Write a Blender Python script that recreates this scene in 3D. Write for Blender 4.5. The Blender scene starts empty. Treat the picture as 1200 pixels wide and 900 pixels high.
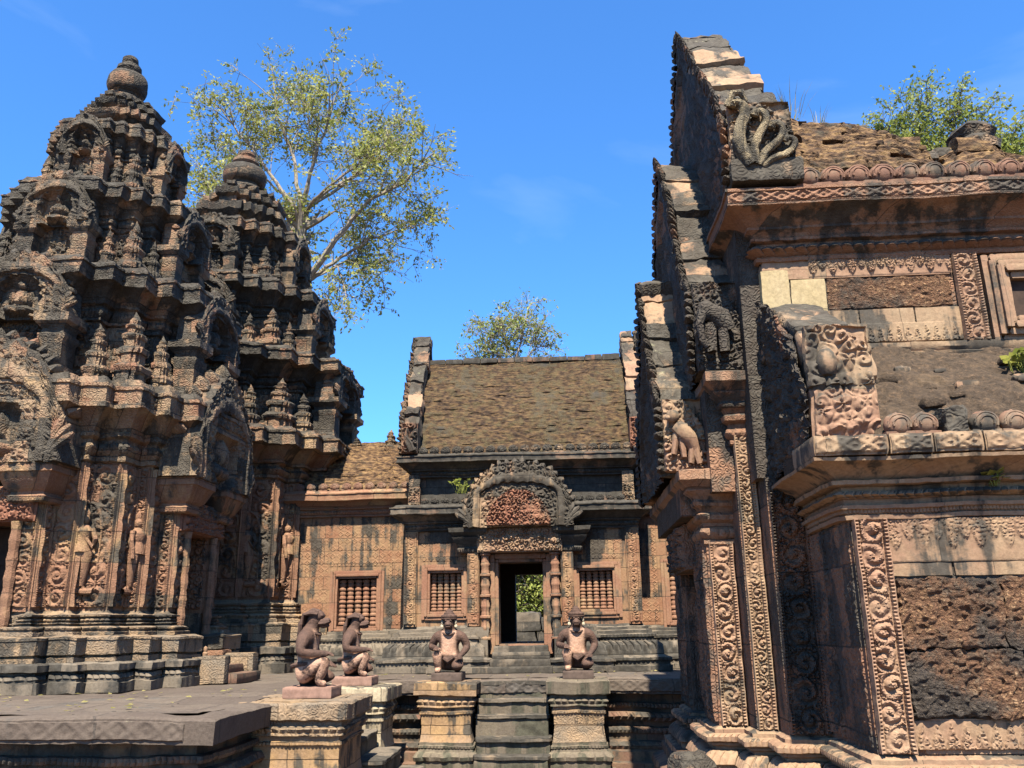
import bpy, math, random
import numpy as np
from mathutils import Vector, Matrix
R = math.radians
sc = bpy.context.scene
col = sc.collection
rng = random.Random(7)

# ------------------------------------------------------------------ camera, sky, sun, exposure
PITCH, YAW, ROLL = R(15.9), R(3.4), R(0.8)
fw = Vector((-math.sin(YAW)*math.cos(PITCH), math.cos(YAW)*math.cos(PITCH), math.sin(PITCH)))
r0 = Vector((math.cos(YAW), math.sin(YAW), 0)); u0 = r0.cross(fw)
rv = r0*math.cos(ROLL) - u0*math.sin(ROLL); uv_ = r0*math.sin(ROLL) + u0*math.cos(ROLL)
cd = bpy.data.cameras.new('camera'); cam = bpy.data.objects.new('camera', cd); col.objects.link(cam)
cd.sensor_width = 36; cd.lens = 30; cd.clip_start = .05; cd.clip_end = 3000
m = Matrix((rv, uv_, -fw)).transposed().to_4x4(); m.translation = Vector((0, 0, 1.65)); cam.matrix_world = m
sc.camera = cam
SUN_EL, SUN_AZ = R(58), R(178)            # azimuth from +Y towards +X
w = bpy.data.worlds.new('World'); sc.world = w; w.use_nodes = True
nt = w.node_tree; nt.nodes.clear()
sky = nt.nodes.new('ShaderNodeTexSky'); sky.sky_type = 'NISHITA'; sky.sun_disc = False
sky.sun_elevation = SUN_EL; sky.sun_rotation = SUN_AZ; sky.air_density = 1.0; sky.dust_density = 0.7; sky.ozone_density = 4
bg = nt.nodes.new('ShaderNodeBackground'); bg.inputs[1].default_value = .06
wo = nt.nodes.new('ShaderNodeOutputWorld')
tn = nt.nodes.new('ShaderNodeMix'); tn.data_type = 'RGBA'; tn.blend_type = 'MULTIPLY'; tn.inputs[0].default_value = 1; tn.inputs[7].default_value = (.52, 1.02, 1.48, 1)
nt.links.new(sky.outputs[0], tn.inputs[6]); 
tc = nt.nodes.new('ShaderNodeTexCoord'); mp = nt.nodes.new('ShaderNodeMapping'); mp.inputs['Scale'].default_value = (1.2, 1.2, 4); mp.inputs['Location'].default_value = (.35, .2, .1)
cn = nt.nodes.new('ShaderNodeTexNoise'); cn.inputs['Scale'].default_value = 2.2; cn.inputs['Detail'].default_value = 7; cn.inputs['Distortion'].default_value = .6
cr_ = nt.nodes.new('ShaderNodeMapRange'); cr_.inputs[1].default_value = .55; cr_.inputs[2].default_value = .85; cr_.inputs[4].default_value = .24
cm_ = nt.nodes.new('ShaderNodeMix'); cm_.data_type = 'RGBA'; cm_.inputs[7].default_value = (4.5, 5.5, 6.5, 1)
nt.links.new(tc.outputs['Generated'], mp.inputs[0]); nt.links.new(mp.outputs[0], cn.inputs['Vector']); nt.links.new(cn.outputs[0], cr_.inputs[0]); nt.links.new(cr_.outputs[0], cm_.inputs[0])
nt.links.new(tn.outputs[2], cm_.inputs[6]); nt.links.new(cm_.outputs[2], bg.inputs[0]); nt.links.new(bg.outputs[0], wo.inputs[0])
sd = bpy.data.lights.new('sun', 'SUN'); sd.energy = 5.0; sd.angle = R(.5); sd.color = (1, .915, .76)
so = bpy.data.objects.new('sun', sd); col.objects.link(so)
sdir = Vector((math.sin(SUN_AZ)*math.cos(SUN_EL), math.cos(SUN_AZ)*math.cos(SUN_EL), math.sin(SUN_EL)))
so.rotation_euler = sdir.to_track_quat('Z', 'Y').to_euler(); so.location = (3, -10, 20)
vs = sc.view_settings; vs.view_transform = 'Standard'; vs.look = 'None'; vs.exposure = 1.95; vs.gamma = 1
try: vs.use_curve_mapping = False
except Exception: pass

# ------------------------------------------------------------------ noise and carving patterns (numpy)
def hsh(ix, iy, iz, s):
    n = (ix.astype(np.int64)*374761393 + iy.astype(np.int64)*668265263 + iz.astype(np.int64)*2147483647 + s*1274126177) & 0xffffffff
    n = ((n ^ (n >> 13))*1274126177) & 0xffffffff
    n = ((n ^ (n >> 16))*2246822519) & 0xffffffff
    return ((n ^ (n >> 15)) & 0xffff)/65535.
def vnoise(P, s=0):
    i = np.floor(P).astype(np.int64); f = P - i; f = f*f*(3-2*f); out = 0
    for a in (0, 1):
        wa = f[:, 0] if a else 1-f[:, 0]
        for b in (0, 1):
            wb = f[:, 1] if b else 1-f[:, 1]
            for c in (0, 1):
                wc = f[:, 2] if c else 1-f[:, 2]
                out = out + wa*wb*wc*hsh(i[:, 0]+a, i[:, 1]+b, i[:, 2]+c, s)
    return out*2-1
def cells(u, v, s, seed, jit=.8):
    U = u/s; V = v/s; iu = np.floor(U).astype(np.int64); iv = np.floor(V).astype(np.int64)
    d1 = np.full(u.shape, 9.); d2 = np.full(u.shape, 9.); a1 = np.zeros(u.shape); r1 = np.zeros(u.shape); r2 = np.zeros(u.shape)
    for da in (-1, 0, 1):
        for db in (-1, 0, 1):
            cu = iu+da; cv = iv+db; z = np.zeros_like(cu)
            px = cu+.5+(hsh(cu, cv, z, seed)-.5)*jit; py = cv+.5+(hsh(cu, cv, z+1, seed)-.5)*jit
            dx = U-px; dy = V-py; d = np.hypot(dx, dy); nw = d < d1
            d2 = np.where(nw, d1, np.minimum(d2, d)); a1 = np.where(nw, np.arctan2(dy, dx), a1)
            r1 = np.where(nw, hsh(cu, cv, z+2, seed), r1); r2 = np.where(nw, hsh(cu, cv, z+3, seed), r2)
            d1 = np.where(nw, d, d1)
    return d1, a1, r1, r2, d2
def foliage(u, v, s=.08, seed=0):
    d, a, r1, r2, d2 = cells(u, v, s, seed)
    hand = np.where(r1 > .5, 1, -1); ph = r2*6.28
    dome = np.sqrt(np.clip(1-(d/.75)**2, 0, 1))
    curl = .5+.5*np.cos(hand*a + 6.28*d*2.0 + ph); leaf = .5+.5*np.cos(a*5+ph)
    e = np.clip((d2-d)*4, 0, 1)
    return e*(.3+.7*np.where((r1*7) % 1 > .35, curl, leaf))*(.35+.65*dome)
def rinceau(u, v, w, h, R_=None, seed=0, border=True):
    R_ = R_ or .43*w; n = max(1, int(round(h/(1.8*R_)))); p = h/n
    k = np.clip(np.floor(v/p), 0, n-1); cy = (k+.5)*p; side = np.where(k % 2 == 0, 1, -1)
    u0, v0 = u, v; u = u+.05*R_*np.sin(v*37+seed)+.04*R_*np.sin(u*61+v*23); v = v+.05*R_*np.sin(u*43+v*29+seed)
    rk = hsh(k.astype(np.int64), k.astype(np.int64)*0+seed, k.astype(np.int64)*0, 5); cx = w/2+side*w*.06+(rk-.5)*w*.06; dx = u-cx; dy = v-cy; d = np.hypot(dx, dy)/R_/(.9+.2*rk); a = np.arctan2(dy, dx)
    sp = .5+.5*np.cos(side*a + 6.28*d*1.55 + .8 + (rk-.5)*1.6)
    inside = np.clip((1-d)*6, 0, 1)
    g = inside*(sp**.7)*(1-.35*d) + (1-inside)*foliage(u, v, R_*.42, seed)*.9
    g = np.where(d < .16, 1.0, g)
    g = g*(.7+.3*foliage(u, v, R_*.3, seed+3)) + .12*foliage(u, v, R_*.28, seed+9)
    if border:
        b = np.minimum(u0, w-u0)
        bead = .5+.45*np.abs(np.sin(v0*math.pi/.022))
        g = np.where(b < .012, .95, np.where(b < .03, bead, np.where(b < .038, .1, g)))
    return g
def diamonds(u, v, h, p):
    a = np.abs(((u/p) % 1)-.5)*2+np.abs(v/h-.5)*2
    return np.clip(np.cos(a*6.28)*.5+.5, 0, 1)
def pendants(u, v, h, p, seed=0):      # v from the top down
    fr = np.abs(((u/p) % 1)-.5)*2; env = h*(.35+.65*(1-fr))
    alt = np.where(np.floor(u/p) % 2 == 0, 1., .72); env = h*alt*(.3+.7*np.sqrt(np.clip(1-fr**1.6, 0, 1))); k = np.clip((env-v)/.02, 0, 1)
    return k*(.3+.7*foliage(u, v, p*.3, seed))
def tapestry(u, v, s):
    a = (u/s) % 1-.5; b = (v/s) % 1-.5; r = np.hypot(a, b); t = np.arctan2(b, a)
    fl = np.clip(1-np.abs(r-.27*(1+.25*np.cos(4*t)))*9, 0, 1)
    edge = np.clip((np.maximum(np.abs(a), np.abs(b))-.44)*30, 0, 1)
    return np.clip(fl+np.clip(1-r*9, 0, 1)+edge*.35, 0, 1)

# ------------------------------------------------------------------ mesh collector
BASE = {}
class MB:
    def __init__(s): s.V = []; s.F = []; s.n = 0
    def add(s, V, F):
        V = np.asarray(V, float).reshape(-1, 3); F = np.asarray(F, int)
        s.V.append(V); s.F.append(F+s.n); s.n += len(V); return s
    def grid(s, P, cu=False, cv=False, flip=False):
        P = np.asarray(P, float); a, b = P.shape[:2]
        I = np.arange(a*b).reshape(a, b)
        if cu: I = np.vstack([I, I[:1]])
        if cv: I = np.hstack([I, I[:, :1]])
        q = np.stack([I[:-1, :-1], I[1:, :-1], I[1:, 1:], I[:-1, 1:]], -1).reshape(-1, 4)
        if flip: q = q[:, ::-1]
        return s.add(P.reshape(-1, 3), q)
    def hexa(s, c, n=4, e=16):
        c = np.asarray(c, float)           # 8 corners, index = x + 2y + 4z
        t = np.linspace(-1, 1, n+1)
        A, B = np.meshgrid(t, t, indexing='ij')
        for ax in range(3):
            for sg in (-1, 1):
                p = np.empty((n+1, n+1, 3)); o = [k for k in range(3) if k != ax]
                p[..., ax] = sg; p[..., o[0]] = A; p[..., o[1]] = B
                if e: p = p/((np.abs(p)**e).sum(-1, keepdims=True)**(1./e))
                f = (p+1)/2; Q = 0
                for k in range(8):
                    wx = f[..., 0] if k & 1 else 1-f[..., 0]; wy = f[..., 1] if k & 2 else 1-f[..., 1]; wz = f[..., 2] if k & 4 else 1-f[..., 2]
                    Q = Q+(wx*wy*wz)[..., None]*c[k]
                s.grid(Q, flip=(sg > 0) == (ax == 1))
        return s
    def rbox(s, x0, x1, y0, y1, z0, z1, n=4, e=24):
        return s.hexa([(x1 if k & 1 else x0, y1 if k & 2 else y0, z1 if k & 4 else z0) for k in range(8)], n, e)
    def box(s, x0, x1, y0, y1, z0, z1, c=.006):
        return s.rbox(x0, x1, y0, y1, z0, z1, 1, 0) if c == 0 else s.rbox(x0, x1, y0, y1, z0, z1, 3, 40)
    def lathe(s, prof, cx, cy, n=16, sq=0):
        a = np.linspace(0, 2*math.pi, n, endpoint=False)
        P = np.array([[(cx+r*math.cos(t), cy+r*math.sin(t), z) for t in a] for r, z in prof])
        return s.grid(P, cv=True)
    def tube(s, pts, rad, n=8):
        pts = [Vector(p) for p in pts]; rings = []
        up = Vector((.13, .27, .95))
        for i, p in enumerate(pts):
            t = (pts[min(i+1, len(pts)-1)]-pts[max(i-1, 0)])
            if t.length < 1e-9: t = Vector((0, 0, 1))
            t.normalize(); x = t.cross(up)
            if x.length < .05: x = t.cross(Vector((1, 0, 0)))
            x.normalize(); y = t.cross(x); r = rad[i] if hasattr(rad, '__len__') else rad
            rings.append([tuple(p+(x*math.cos(k*2*math.pi/n)+y*math.sin(k*2*math.pi/n))*r) for k in range(n)])
        s.grid(np.array(rings), cv=True, flip=True)
        return s
    def ball(s, c, r, n=10, m=7):
        r = (r, r, r) if not hasattr(r, '__len__') else r
        th = np.linspace(0, math.pi, m); ph = np.linspace(0, 2*math.pi, n, endpoint=False)
        P = np.array([[(c[0]+r[0]*math.sin(t)*math.cos(p), c[1]+r[1]*math.sin(t)*math.sin(p), c[2]-r[2]*math.cos(t)) for p in ph] for t in th])
        return s.grid(P, cv=True)
    def panel(s, O, U, V, N, w, h, fn, depth, res=.012, skirt=.02):
        nu = max(3, int(w/res)); nv = max(3, int(h/res))
        uu, vv = np.meshgrid(np.linspace(0, w, nu), np.linspace(0, h, nv), indexing='ij')
        z = fn(uu, vv)*depth; O_ = np.array(O, float); Pw = np.stack([uu.ravel()+O_[0]*1.7, vv.ravel()+O_[2], np.full(uu.size, O_[1])], -1)
        z = z*np.clip(1.0+.5*vnoise(Pw/.1, 4)+.4*vnoise(Pw/.3, 6), .25, 1.15).reshape(z.shape)
        z[0, :] = z[-1, :] = -skirt; z[:, 0] = z[:, -1] = -skirt
        O, U, V, N = (np.array(q, float) for q in (O, U, V, N))
        P = O+uu[..., None]*U+vv[..., None]*V+z[..., None]*N
        return s.grid(P, flip=np.dot(np.cross(U, V), N) < 0)
    def mould(s, path, prof, closed=True, cap=True, step=.12):
        P = np.array(path, float); n = len(P); ne = n if closed else n-1
        E = [(P[(i+1) % n]-P[i]) for i in range(ne)]; L = [np.hypot(*e) for e in E]
        Nn = [np.array((e[1], -e[0]))/l for e, l in zip(E, L)]
        M = []
        for i in range(n):
            a = Nn[(i-1) % ne] if (closed or i > 0) else Nn[0]; b = Nn[i % ne] if (closed or i < ne) else Nn[-1]
            d = 1+a.dot(b); M.append((a+b)/max(d, .3))
        prof = [tuple(q)+(0, 1)[:4-len(q)] if len(q) < 4 else q for q in prof]
        for i in range(ne):
            j = (i+1) % n; k = max(2, int(L[i]/step)+1)
            for q in prof:
                if q[2] and q[3] < L[i]: k = max(k, int(round(L[i]/q[3]))*6)
            t = np.linspace(0, 1, k+1); G = np.empty((len(prof), k+1, 3))
            for a, (o, z, am, pr) in enumerate(prof):
                xy = (P[i]+M[i]*o)*(1-t)[:, None]+(P[j]+M[j]*o)*t[:, None]
                if am:
                    nb = max(1, round(L[i]/pr)); xy = xy+Nn[i]*(am*(np.abs(np.sin(math.pi*t*nb))**.6-.6))[:, None]
                G[a, :, :2] = xy; G[a, :, 2] = z
            s.grid(G, flip=True)
        if cap and closed:
            o, z = prof[-1][:2]
            s.add([(*(P[i]+M[i]*o), z) for i in range(n)], np.arange(n)[None])
        return s
    def leaf(s, base, d, side, h, w_, t):       # a small pointed upright leaf, flame or bud
        base, d, side = (np.array(q, float) for q in (base, d, side)); nrm = np.cross(side, d)
        rows = []
        for f, k in ((0, .8), (.3, 1.), (.6, .75), (.85, .35), (1, .04)):
            c = base+d*h*f; ring = [c+side*w_*k*math.cos(a)+nrm*t*k*math.sin(a) for a in np.linspace(0, 2*math.pi, 6, endpoint=False)]
            rows.append(ring)
        return s.grid(np.array(rows), cv=True)
    def build(s, name, mat, parent=None, smooth=38, rough=None):
        V = np.concatenate(s.V)
        if rough is not None:
            rl = rough if isinstance(rough, list) else [rough]
            for am, sz in rl:
                Q = V/sz
                V = V+am*np.stack([vnoise(Q, 1), vnoise(Q+17.3, 2), vnoise(Q+41.7, 3)], -1)
        b = np.array(BASE.get(parent.name, (0, 0, 0))) if parent else np.zeros(3)
        V = V-b
        me = bpy.data.meshes.new(name)
        me.vertices.add(len(V)); me.vertices.foreach_set('co', V.astype(np.float32).ravel())
        lt = np.concatenate([np.full(len(f), f.shape[1], int) for f in s.F]); lv = np.concatenate([f.ravel() for f in s.F])
        me.loops.add(len(lv)); me.loops.foreach_set('vertex_index', lv.astype(np.int32))
        me.polygons.add(len(lt)); ls = np.concatenate([[0], np.cumsum(lt)[:-1]])
        me.polygons.foreach_set('loop_start', ls.astype(np.int32)); me.polygons.foreach_set('loop_total', lt.astype(np.int32))
        me.update(calc_edges=True); me.validate()
        if smooth:
            me.polygons.foreach_set('use_smooth', np.ones(len(me.polygons), bool)); me.set_sharp_from_angle(angle=R(smooth))
        o = bpy.data.objects.new(name, me); col.objects.link(o); me.materials.append(mat)
        if parent: o.parent = parent; BASE[o.name] = tuple(b)
        return o
def tag(o, label=None, cat=None, group=None, kind=None):
    for k, v in (('label', label), ('category', cat), ('group', group), ('kind', kind)):
        if v: o[k] = v
    return o
def empty(name, loc, label, cat, group=None):
    o = bpy.data.objects.new(name, None); col.objects.link(o); o.location = loc; o.empty_display_size = .2
    BASE[o.name] = tuple(loc); return tag(o, label, cat, group)
def copy_tree(o, parent=None):
    c = o.copy(); col.objects.link(c)
    if parent: c.parent = parent
    for ch in o.children: copy_tree(ch, c)
    return c

# ------------------------------------------------------------------ materials
class NB:
    def __init__(s, name):
        s.m = bpy.data.materials.new(name); s.m.use_nodes = True; s.t = s.m.node_tree; s.t.nodes.clear()
        s.out = s.n('ShaderNodeOutputMaterial'); s.b = s.n('ShaderNodeBsdfPrincipled'); s.l(s.b.outputs[0], s.out.inputs[0])
        s.co = s.n('ShaderNodeTexCoord').outputs['Object']
        s.b.inputs['Specular IOR Level'].default_value = .25
    def n(s, t): return s.t.nodes.new(t)
    def l(s, a, b): s.t.links.new(a, b)
    def math(s, op, a, b=None, c=None, clamp=False):
        q = s.n('ShaderNodeMath'); q.operation = op; q.use_clamp = clamp
        for i, v in enumerate((a, b, c)):
            if v is None: continue
            if isinstance(v, (int, float)): q.inputs[i].default_value = v
            else: s.l(v, q.inputs[i])
        return q.outputs[0]
    def mapv(s, v, scale=(1, 1, 1), loc=(0, 0, 0)):
        q = s.n('ShaderNodeMapping'); q.inputs['Scale'].default_value = scale; q.inputs['Location'].default_value = loc; s.l(v, q.inputs[0]); return q.outputs[0]
    def noise(s, scale, detail=4, rough=.6, v=None, dist=0):
        q = s.n('ShaderNodeTexNoise'); q.inputs['Scale'].default_value = scale; q.inputs['Detail'].default_value = detail
        q.inputs['Roughness'].default_value = rough; q.inputs['Distortion'].default_value = dist; s.l(v or s.co, q.inputs['Vector']); return q.outputs[0]
    def vor(s, scale, v=None, rnd=1., feat='F1'):
        q = s.n('ShaderNodeTexVoronoi'); q.feature = feat; q.inputs['Scale'].default_value = scale; q.inputs['Randomness'].default_value = rnd; s.l(v or s.co, q.inputs['Vector']); return q
    def ramp(s, f, stops, interp='LINEAR'):
        q = s.n('ShaderNodeValToRGB'); s.l(f, q.inputs[0]); q.color_ramp.interpolation = interp; e = q.color_ramp.elements
        while len(e) < len(stops): e.new(.5)
        for x, (p, c) in zip(e, stops): x.position = p; x.color = (*c, 1) if len(c) == 3 else c
        return q.outputs[0]
    def step(s, f, a, b):
        q = s.n('ShaderNodeMapRange'); q.interpolation_type = 'SMOOTHSTEP'; s.l(f, q.inputs[0]); q.inputs[1].default_value = a; q.inputs[2].default_value = b; return q.outputs[0]
    def mix(s, f, a, b, mode='MIX'):
        q = s.n('ShaderNodeMix'); q.data_type = 'RGBA'; q.blend_type = mode
        if isinstance(f, (int, float)): q.inputs[0].default_value = f
        else: s.l(f, q.inputs[0])
        for i, v in ((6, a), (7, b)):
            if isinstance(v, tuple): q.inputs[i].default_value = (*v, 1)
            else: s.l(v, q.inputs[i])
        return q.outputs[2]
ALB = .47
def stone(name, c1, c2, c3, patina=.4, pat=(.035, .032, .027), lichen=.3, lic=(.36, .36, .25), block=(.55, .26), carve=0, carve_s=14, bump=.5, zg=0, z0=0, up=.25, streak=.3, mort=.006, rough=.9, edge=.5):
    c1, c2, c3, lic = (tuple(q*ALB for q in c) for c in (c1, c2, c3, lic)); pat = tuple(q*.5 for q in pat)
    b = NB(name); xyz = b.n('ShaderNodeSeparateXYZ'); b.l(b.co, xyz.inputs[0]); X, Y, Z = xyz.outputs
    nbig = b.noise(1.1, 5, .62); nmid = b.noise(4.5, 5, .65, dist=.3); nfine = b.noise(38, 4, .7)
    cv = b.n('ShaderNodeCombineXYZ'); wv = b.math('MULTIPLY', b.math('SUBTRACT', nmid, .5), .03)
    b.l(b.math('ADD', b.math('ADD', X, Y), wv), cv.inputs[0]); b.l(b.math('ADD', Z, wv), cv.inputs[1])
    cv2 = b.n('ShaderNodeCombineXYZ'); b.l(b.math('ADD', X, wv), cv2.inputs[0]); b.l(b.math('ADD', Y, wv), cv2.inputs[1]); gn = b.n('ShaderNodeNewGeometry'); sn = b.n('ShaderNodeSeparateXYZ'); b.l(gn.outputs['True Normal'], sn.inputs[0])
    vm = b.n('ShaderNodeMix'); vm.data_type = 'VECTOR'; b.l(b.math('GREATER_THAN', sn.outputs[2], .8), vm.inputs[0]); b.l(cv.outputs[0], vm.inputs[4]); b.l(cv2.outputs[0], vm.inputs[5])
    br = b.n('ShaderNodeTexBrick'); b.l(vm.outputs[1], br.inputs['Vector']); br.inputs['Scale'].default_value = 1
    br.inputs['Brick Width'].default_value = block[0]; br.inputs['Row Height'].default_value = block[1]; br.inputs['Mortar Size'].default_value = mort; br.inputs['Mortar Smooth'].default_value = .4
    br.inputs['Color1'].default_value = (0, 0, 0, 1); br.inputs['Color2'].default_value = (1, 1, 1, 1); br.inputs['Mortar'].default_value = (.5, .5, .5, 1)
    f = b.math('ADD', b.math('MULTIPLY', br.outputs[0], .55), b.math('MULTIPLY', b.step(nmid, .3, .7), .45))
    base = b.ramp(f, [(.08, c1), (.5, c2), (.92, c3)])
    base = b.mix(b.step(nfine, .2, .8), b.mix(1., base, (.72, .70, .68), 'MULTIPLY'), b.mix(1., base, (1.18, 1.16, 1.14), 'MULTIPLY'))
    geo = b.n('ShaderNodeNewGeometry'); nz = b.n('ShaderNodeSeparateXYZ'); b.l(geo.outputs['Normal'], nz.inputs[0])
    st = b.noise(1, 4, .6, b.mapv(b.co, (5, 5, .45)))
    pm = b.math('ADD', nbig, b.math('MULTIPLY', b.math('SUBTRACT', nmid, .5), .62))
    pm = b.math('ADD', pm, b.math('MULTIPLY', b.math('MAXIMUM', nz.outputs[2], 0), up*.5))
    pm = b.math('ADD', pm, b.math('MULTIPLY', b.math('SUBTRACT', st, .5), streak*2.4))
    pm = b.math('ADD', pm, b.math('MULTIPLY', b.math('SUBTRACT', nfine, .5), .25))
    pm = b.math('ADD', pm, b.math('MULTIPLY', b.math('SUBTRACT', br.outputs[0], .5), .3))
    if zg: pm = b.math('ADD', pm, b.math('MULTIPLY', b.math('SUBTRACT', Z, z0), zg))
    th = .91-.9*patina*.75
    pf = b.step(pm, th-.09, th+.09)
    pcol = b.mix(b.step(b.noise(9, 5, .7), .35, .7), pat, tuple(x*2.6 for x in pat))
    c = b.mix(b.math('MULTIPLY', pf, .93), base, pcol)
    c = b.mix(b.math('MULTIPLY', br.outputs['Fac'], .6), c, tuple(q*.9 for q in pat))
    if lichen:
        lm = b.math('ADD', b.noise(7, 6, .75), b.math('MULTIPLY', b.math('MAXIMUM', nz.outputs[2], 0), .1))
        lm = b.math('ADD', lm, b.math('MULTIPLY', b.math('SUBTRACT', b.noise(1.6, 3), .5), .5))
        lf = b.step(lm, .86-.36*lichen, 1.0-.36*lichen)
        c = b.mix(b.math('MULTIPLY', lf, .75), c, b.mix(b.step(nmid, .35, .65), lic, tuple(x*y for x, y in zip(lic, (.72, .8, .6)))))
    b.l(c, b.b.inputs['Base Color']); b.b.inputs['Roughness'].default_value = rough
    h = b.math('ADD', b.math('MULTIPLY', nfine, .35), b.math('MULTIPLY', nmid, .6))
    h = b.math('SUBTRACT', h, b.math('MULTIPLY', br.outputs['Fac'], .8))
    if carve:
        wd = b.n('ShaderNodeVectorMath'); wd.operation = 'MULTIPLY_ADD'; nv = b.n('ShaderNodeTexNoise'); nv.inputs['Scale'].default_value = carve_s*.5; b.l(b.co, nv.inputs['Vector'])
        b.l(nv.outputs['Color'], wd.inputs[0]); wd.inputs[1].default_value = (1.6/carve_s,)*3; b.l(b.co, wd.inputs[2])
        v1 = b.vor(carve_s, wd.outputs[0]); v2 = b.vor(carve_s*2.3, wd.outputs[0])
        sw = b.math('SINE', b.math('MULTIPLY', v1.outputs['Distance'], 17.))
        h = b.math('ADD', h, b.math('MULTIPLY', b.math('ADD', sw, b.math('MULTIPLY', v2.outputs['Distance'], -1.6)), carve))
    bp = b.n('ShaderNodeBump'); bp.inputs['Strength'].default_value = min(1, bump); bp.inputs['Distance'].default_value = .02; b.l(h, bp.inputs['Height']); b.l(bp.outputs[0], b.b.inputs['Normal'])
    return b.m
PINK, ROSE, OCHRE, TAN, GREY = (.37, .205, .125), (.29, .15, .092), (.46, .30, .15), (.37, .26, .165), (.23, .19, .145)
M = {}
M['tower_body'] = stone('rose_sandstone', ROSE, PINK, OCHRE, .4, lichen=.14, carve=.15, carve_s=24, bump=.6, block=(.5, .34), streak=.4)
M['tower_base'] = stone('stained_sandstone', GREY, TAN, OCHRE, .5, lichen=.25, block=(.6, .28), streak=.3, up=.0, carve=.25, carve_s=16)
M['tower_top'] = stone('blackened_sandstone', ROSE, TAN, OCHRE, .6, lichen=.46, carve=.22, carve_s=17, bump=.8, zg=.026, z0=4, up=.5, block=(.4, .24))
M['tower_black'] = stone('black_patina_sandstone', ROSE, TAN, GREY, .73, lichen=.44, carve=.22, carve_s=17, bump=.8, up=.55, block=(.4, .24))
M['platform'] = stone('grey_platform_sandstone', (.12, .092, .075), (.15, .118, .095), (.2, .16, .125), .5, pat=(.06, .052, .045), lichen=.36, lic=(.3, .27, .2), mort=.01, block=(1.0, .66), up=-.25, streak=.15, bump=.6)
M['plat_side'] = stone('mossy_platform_sandstone', (.2, .105, .075), (.24, .15, .1), (.3, .22, .13), .55, lichen=.15, block=(.8, .3), up=.1, bump=.5)
M['steps'] = stone('mossy_step_sandstone', (.16, .13, .1), (.2, .165, .12), (.34, .29, .2), .72, pat=(.045, .043, .03), lichen=.34, lic=(.4, .36, .24), block=(1.9, .9), up=-.5, streak=1., bump=.5)
M['pedestal'] = stone('ochre_pedestal_sandstone', (.36, .25, .17), (.44, .28, .15), (.5, .32, .15), .46, lichen=.4, block=(.9, .24), streak=.7, bump=.6)
M['hall_wall'] = stone('tapestry_sandstone', (.32, .15, .085), (.38, .22, .125), (.43, .28, .15), .54, lichen=.2, block=(.44, .2), bump=.5, streak=.7)
M['hall_black'] = stone('black_hall_sandstone', ROSE, GREY, TAN, .78, lichen=.16, block=(.6, .22), bump=.5, up=.3)
M['hall_base'] = stone('stained_hall_base', GREY, GREY, TAN, .7, lichen=.2, block=(.7, .22), bump=.5, up=.0)
M['frame'] = stone('smooth_red_sandstone', (.33, .16, .1), (.38, .21, .13), (.43, .3, .17), .38, lichen=.15, block=(.9, .5), bump=.4)
M['red_relief'] = stone('red_relief_sandstone', (.28, .12, .075), (.32, .15, .09), (.34, .21, .13), .36, lichen=.1, block=(.9, .5), bump=.4, mort=.003)
M['lib_pink'] = stone('pink_carved_sandstone', (.36, .205, .135), (.41, .255, .165), (.45, .32, .2), .36, lichen=.08, block=(1.2, .62), bump=.4, streak=.35, mort=.002)
M['lib_tan'] = stone('tan_carved_sandstone', (.34, .2, .13), (.40, .265, .165), (.45, .32, .2), .4, lichen=.22, block=(.62, .4), bump=.45, streak=.6, mort=.003)
M['lib_top'] = stone('blotched_gable_sandstone', PINK, TAN, (.46, .36, .23), .74, lichen=.5, lic=(.44, .4, .29), block=(.9, .45), bump=.7, carve=.15, carve_s=15, up=.1)
M['lib_dark'] = stone('shaded_gable_sandstone', ROSE, PINK, TAN, .78, lichen=.2, carve=.25, carve_s=18, bump=.7, block=(.8, .5))  # darker library stone: heavy patina also paints the shade of left-facing and recessed faces
M['cream'] = stone('cream_patch_stone', (.5, .39, .21), (.52, .41, .23), (.54, .43, .26), .2, lichen=.15, block=(2, 1), bump=.25)
M['lotus'] = stone('lotus_bud_stone', (.22, .12, .085), (.28, .15, .1), (.34, .26, .18), .42, lichen=.22, block=(.31, .5), bump=.4, mort=.001)
M['hall_relief'] = stone('stained_relief_sandstone', ROSE, TAN, OCHRE, .6, lichen=.3, block=(.5, .3), bump=.6, streak=.5)
M['naga_pale'] = stone('cream_naga_sandstone', (.40, .31, .19), (.46, .37, .23), (.36, .3, .2), .56, lichen=.4, block=(2, 1), bump=.8, carve=.2, carve_s=40)
M['lib_cornice'] = stone('stained_cornice_sandstone', ROSE, PINK, (.38, .25, .17), .46, lichen=.15, block=(.9, .3), bump=.5, streak=.5, carve=.12, carve_s=26)
M['statue'] = None

def laterite():
    b = NB('porous_laterite'); n1 = b.noise(2.2, 5, .6); v = b.vor(44, b.mapv(b.co, (.7, .7, 1.25))); n2 = b.noise(30, 4, .7, dist=1.2)
    c = b.ramp(n2, [(.3, (.05, .024, .013)), (.5, (.14, .072, .04)), (.72, (.27, .165, .085))])
    pf = b.step(b.math('ADD', n1, b.math('MULTIPLY', n2, .35)), .62, .8)
    c = b.mix(b.math('MULTIPLY', pf, .88), c, (.035, .032, .028))
    b.l(c, b.b.inputs[0]); b.b.inputs['Roughness'].default_value = .95
    h = b.math('ADD', b.math('MULTIPLY', b.step(n2, .35, .65), 1.0), b.math('MULTIPLY', v.outputs['Distance'], .8))
    bp = b.n('ShaderNodeBump'); bp.inputs['Strength'].default_value = 1; bp.inputs['Distance'].default_value = .022; b.l(h, bp.inputs['Height']); b.l(bp.outputs[0], b.b.inputs['Normal']); return b.m
M['laterite'] = laterite()
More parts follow.
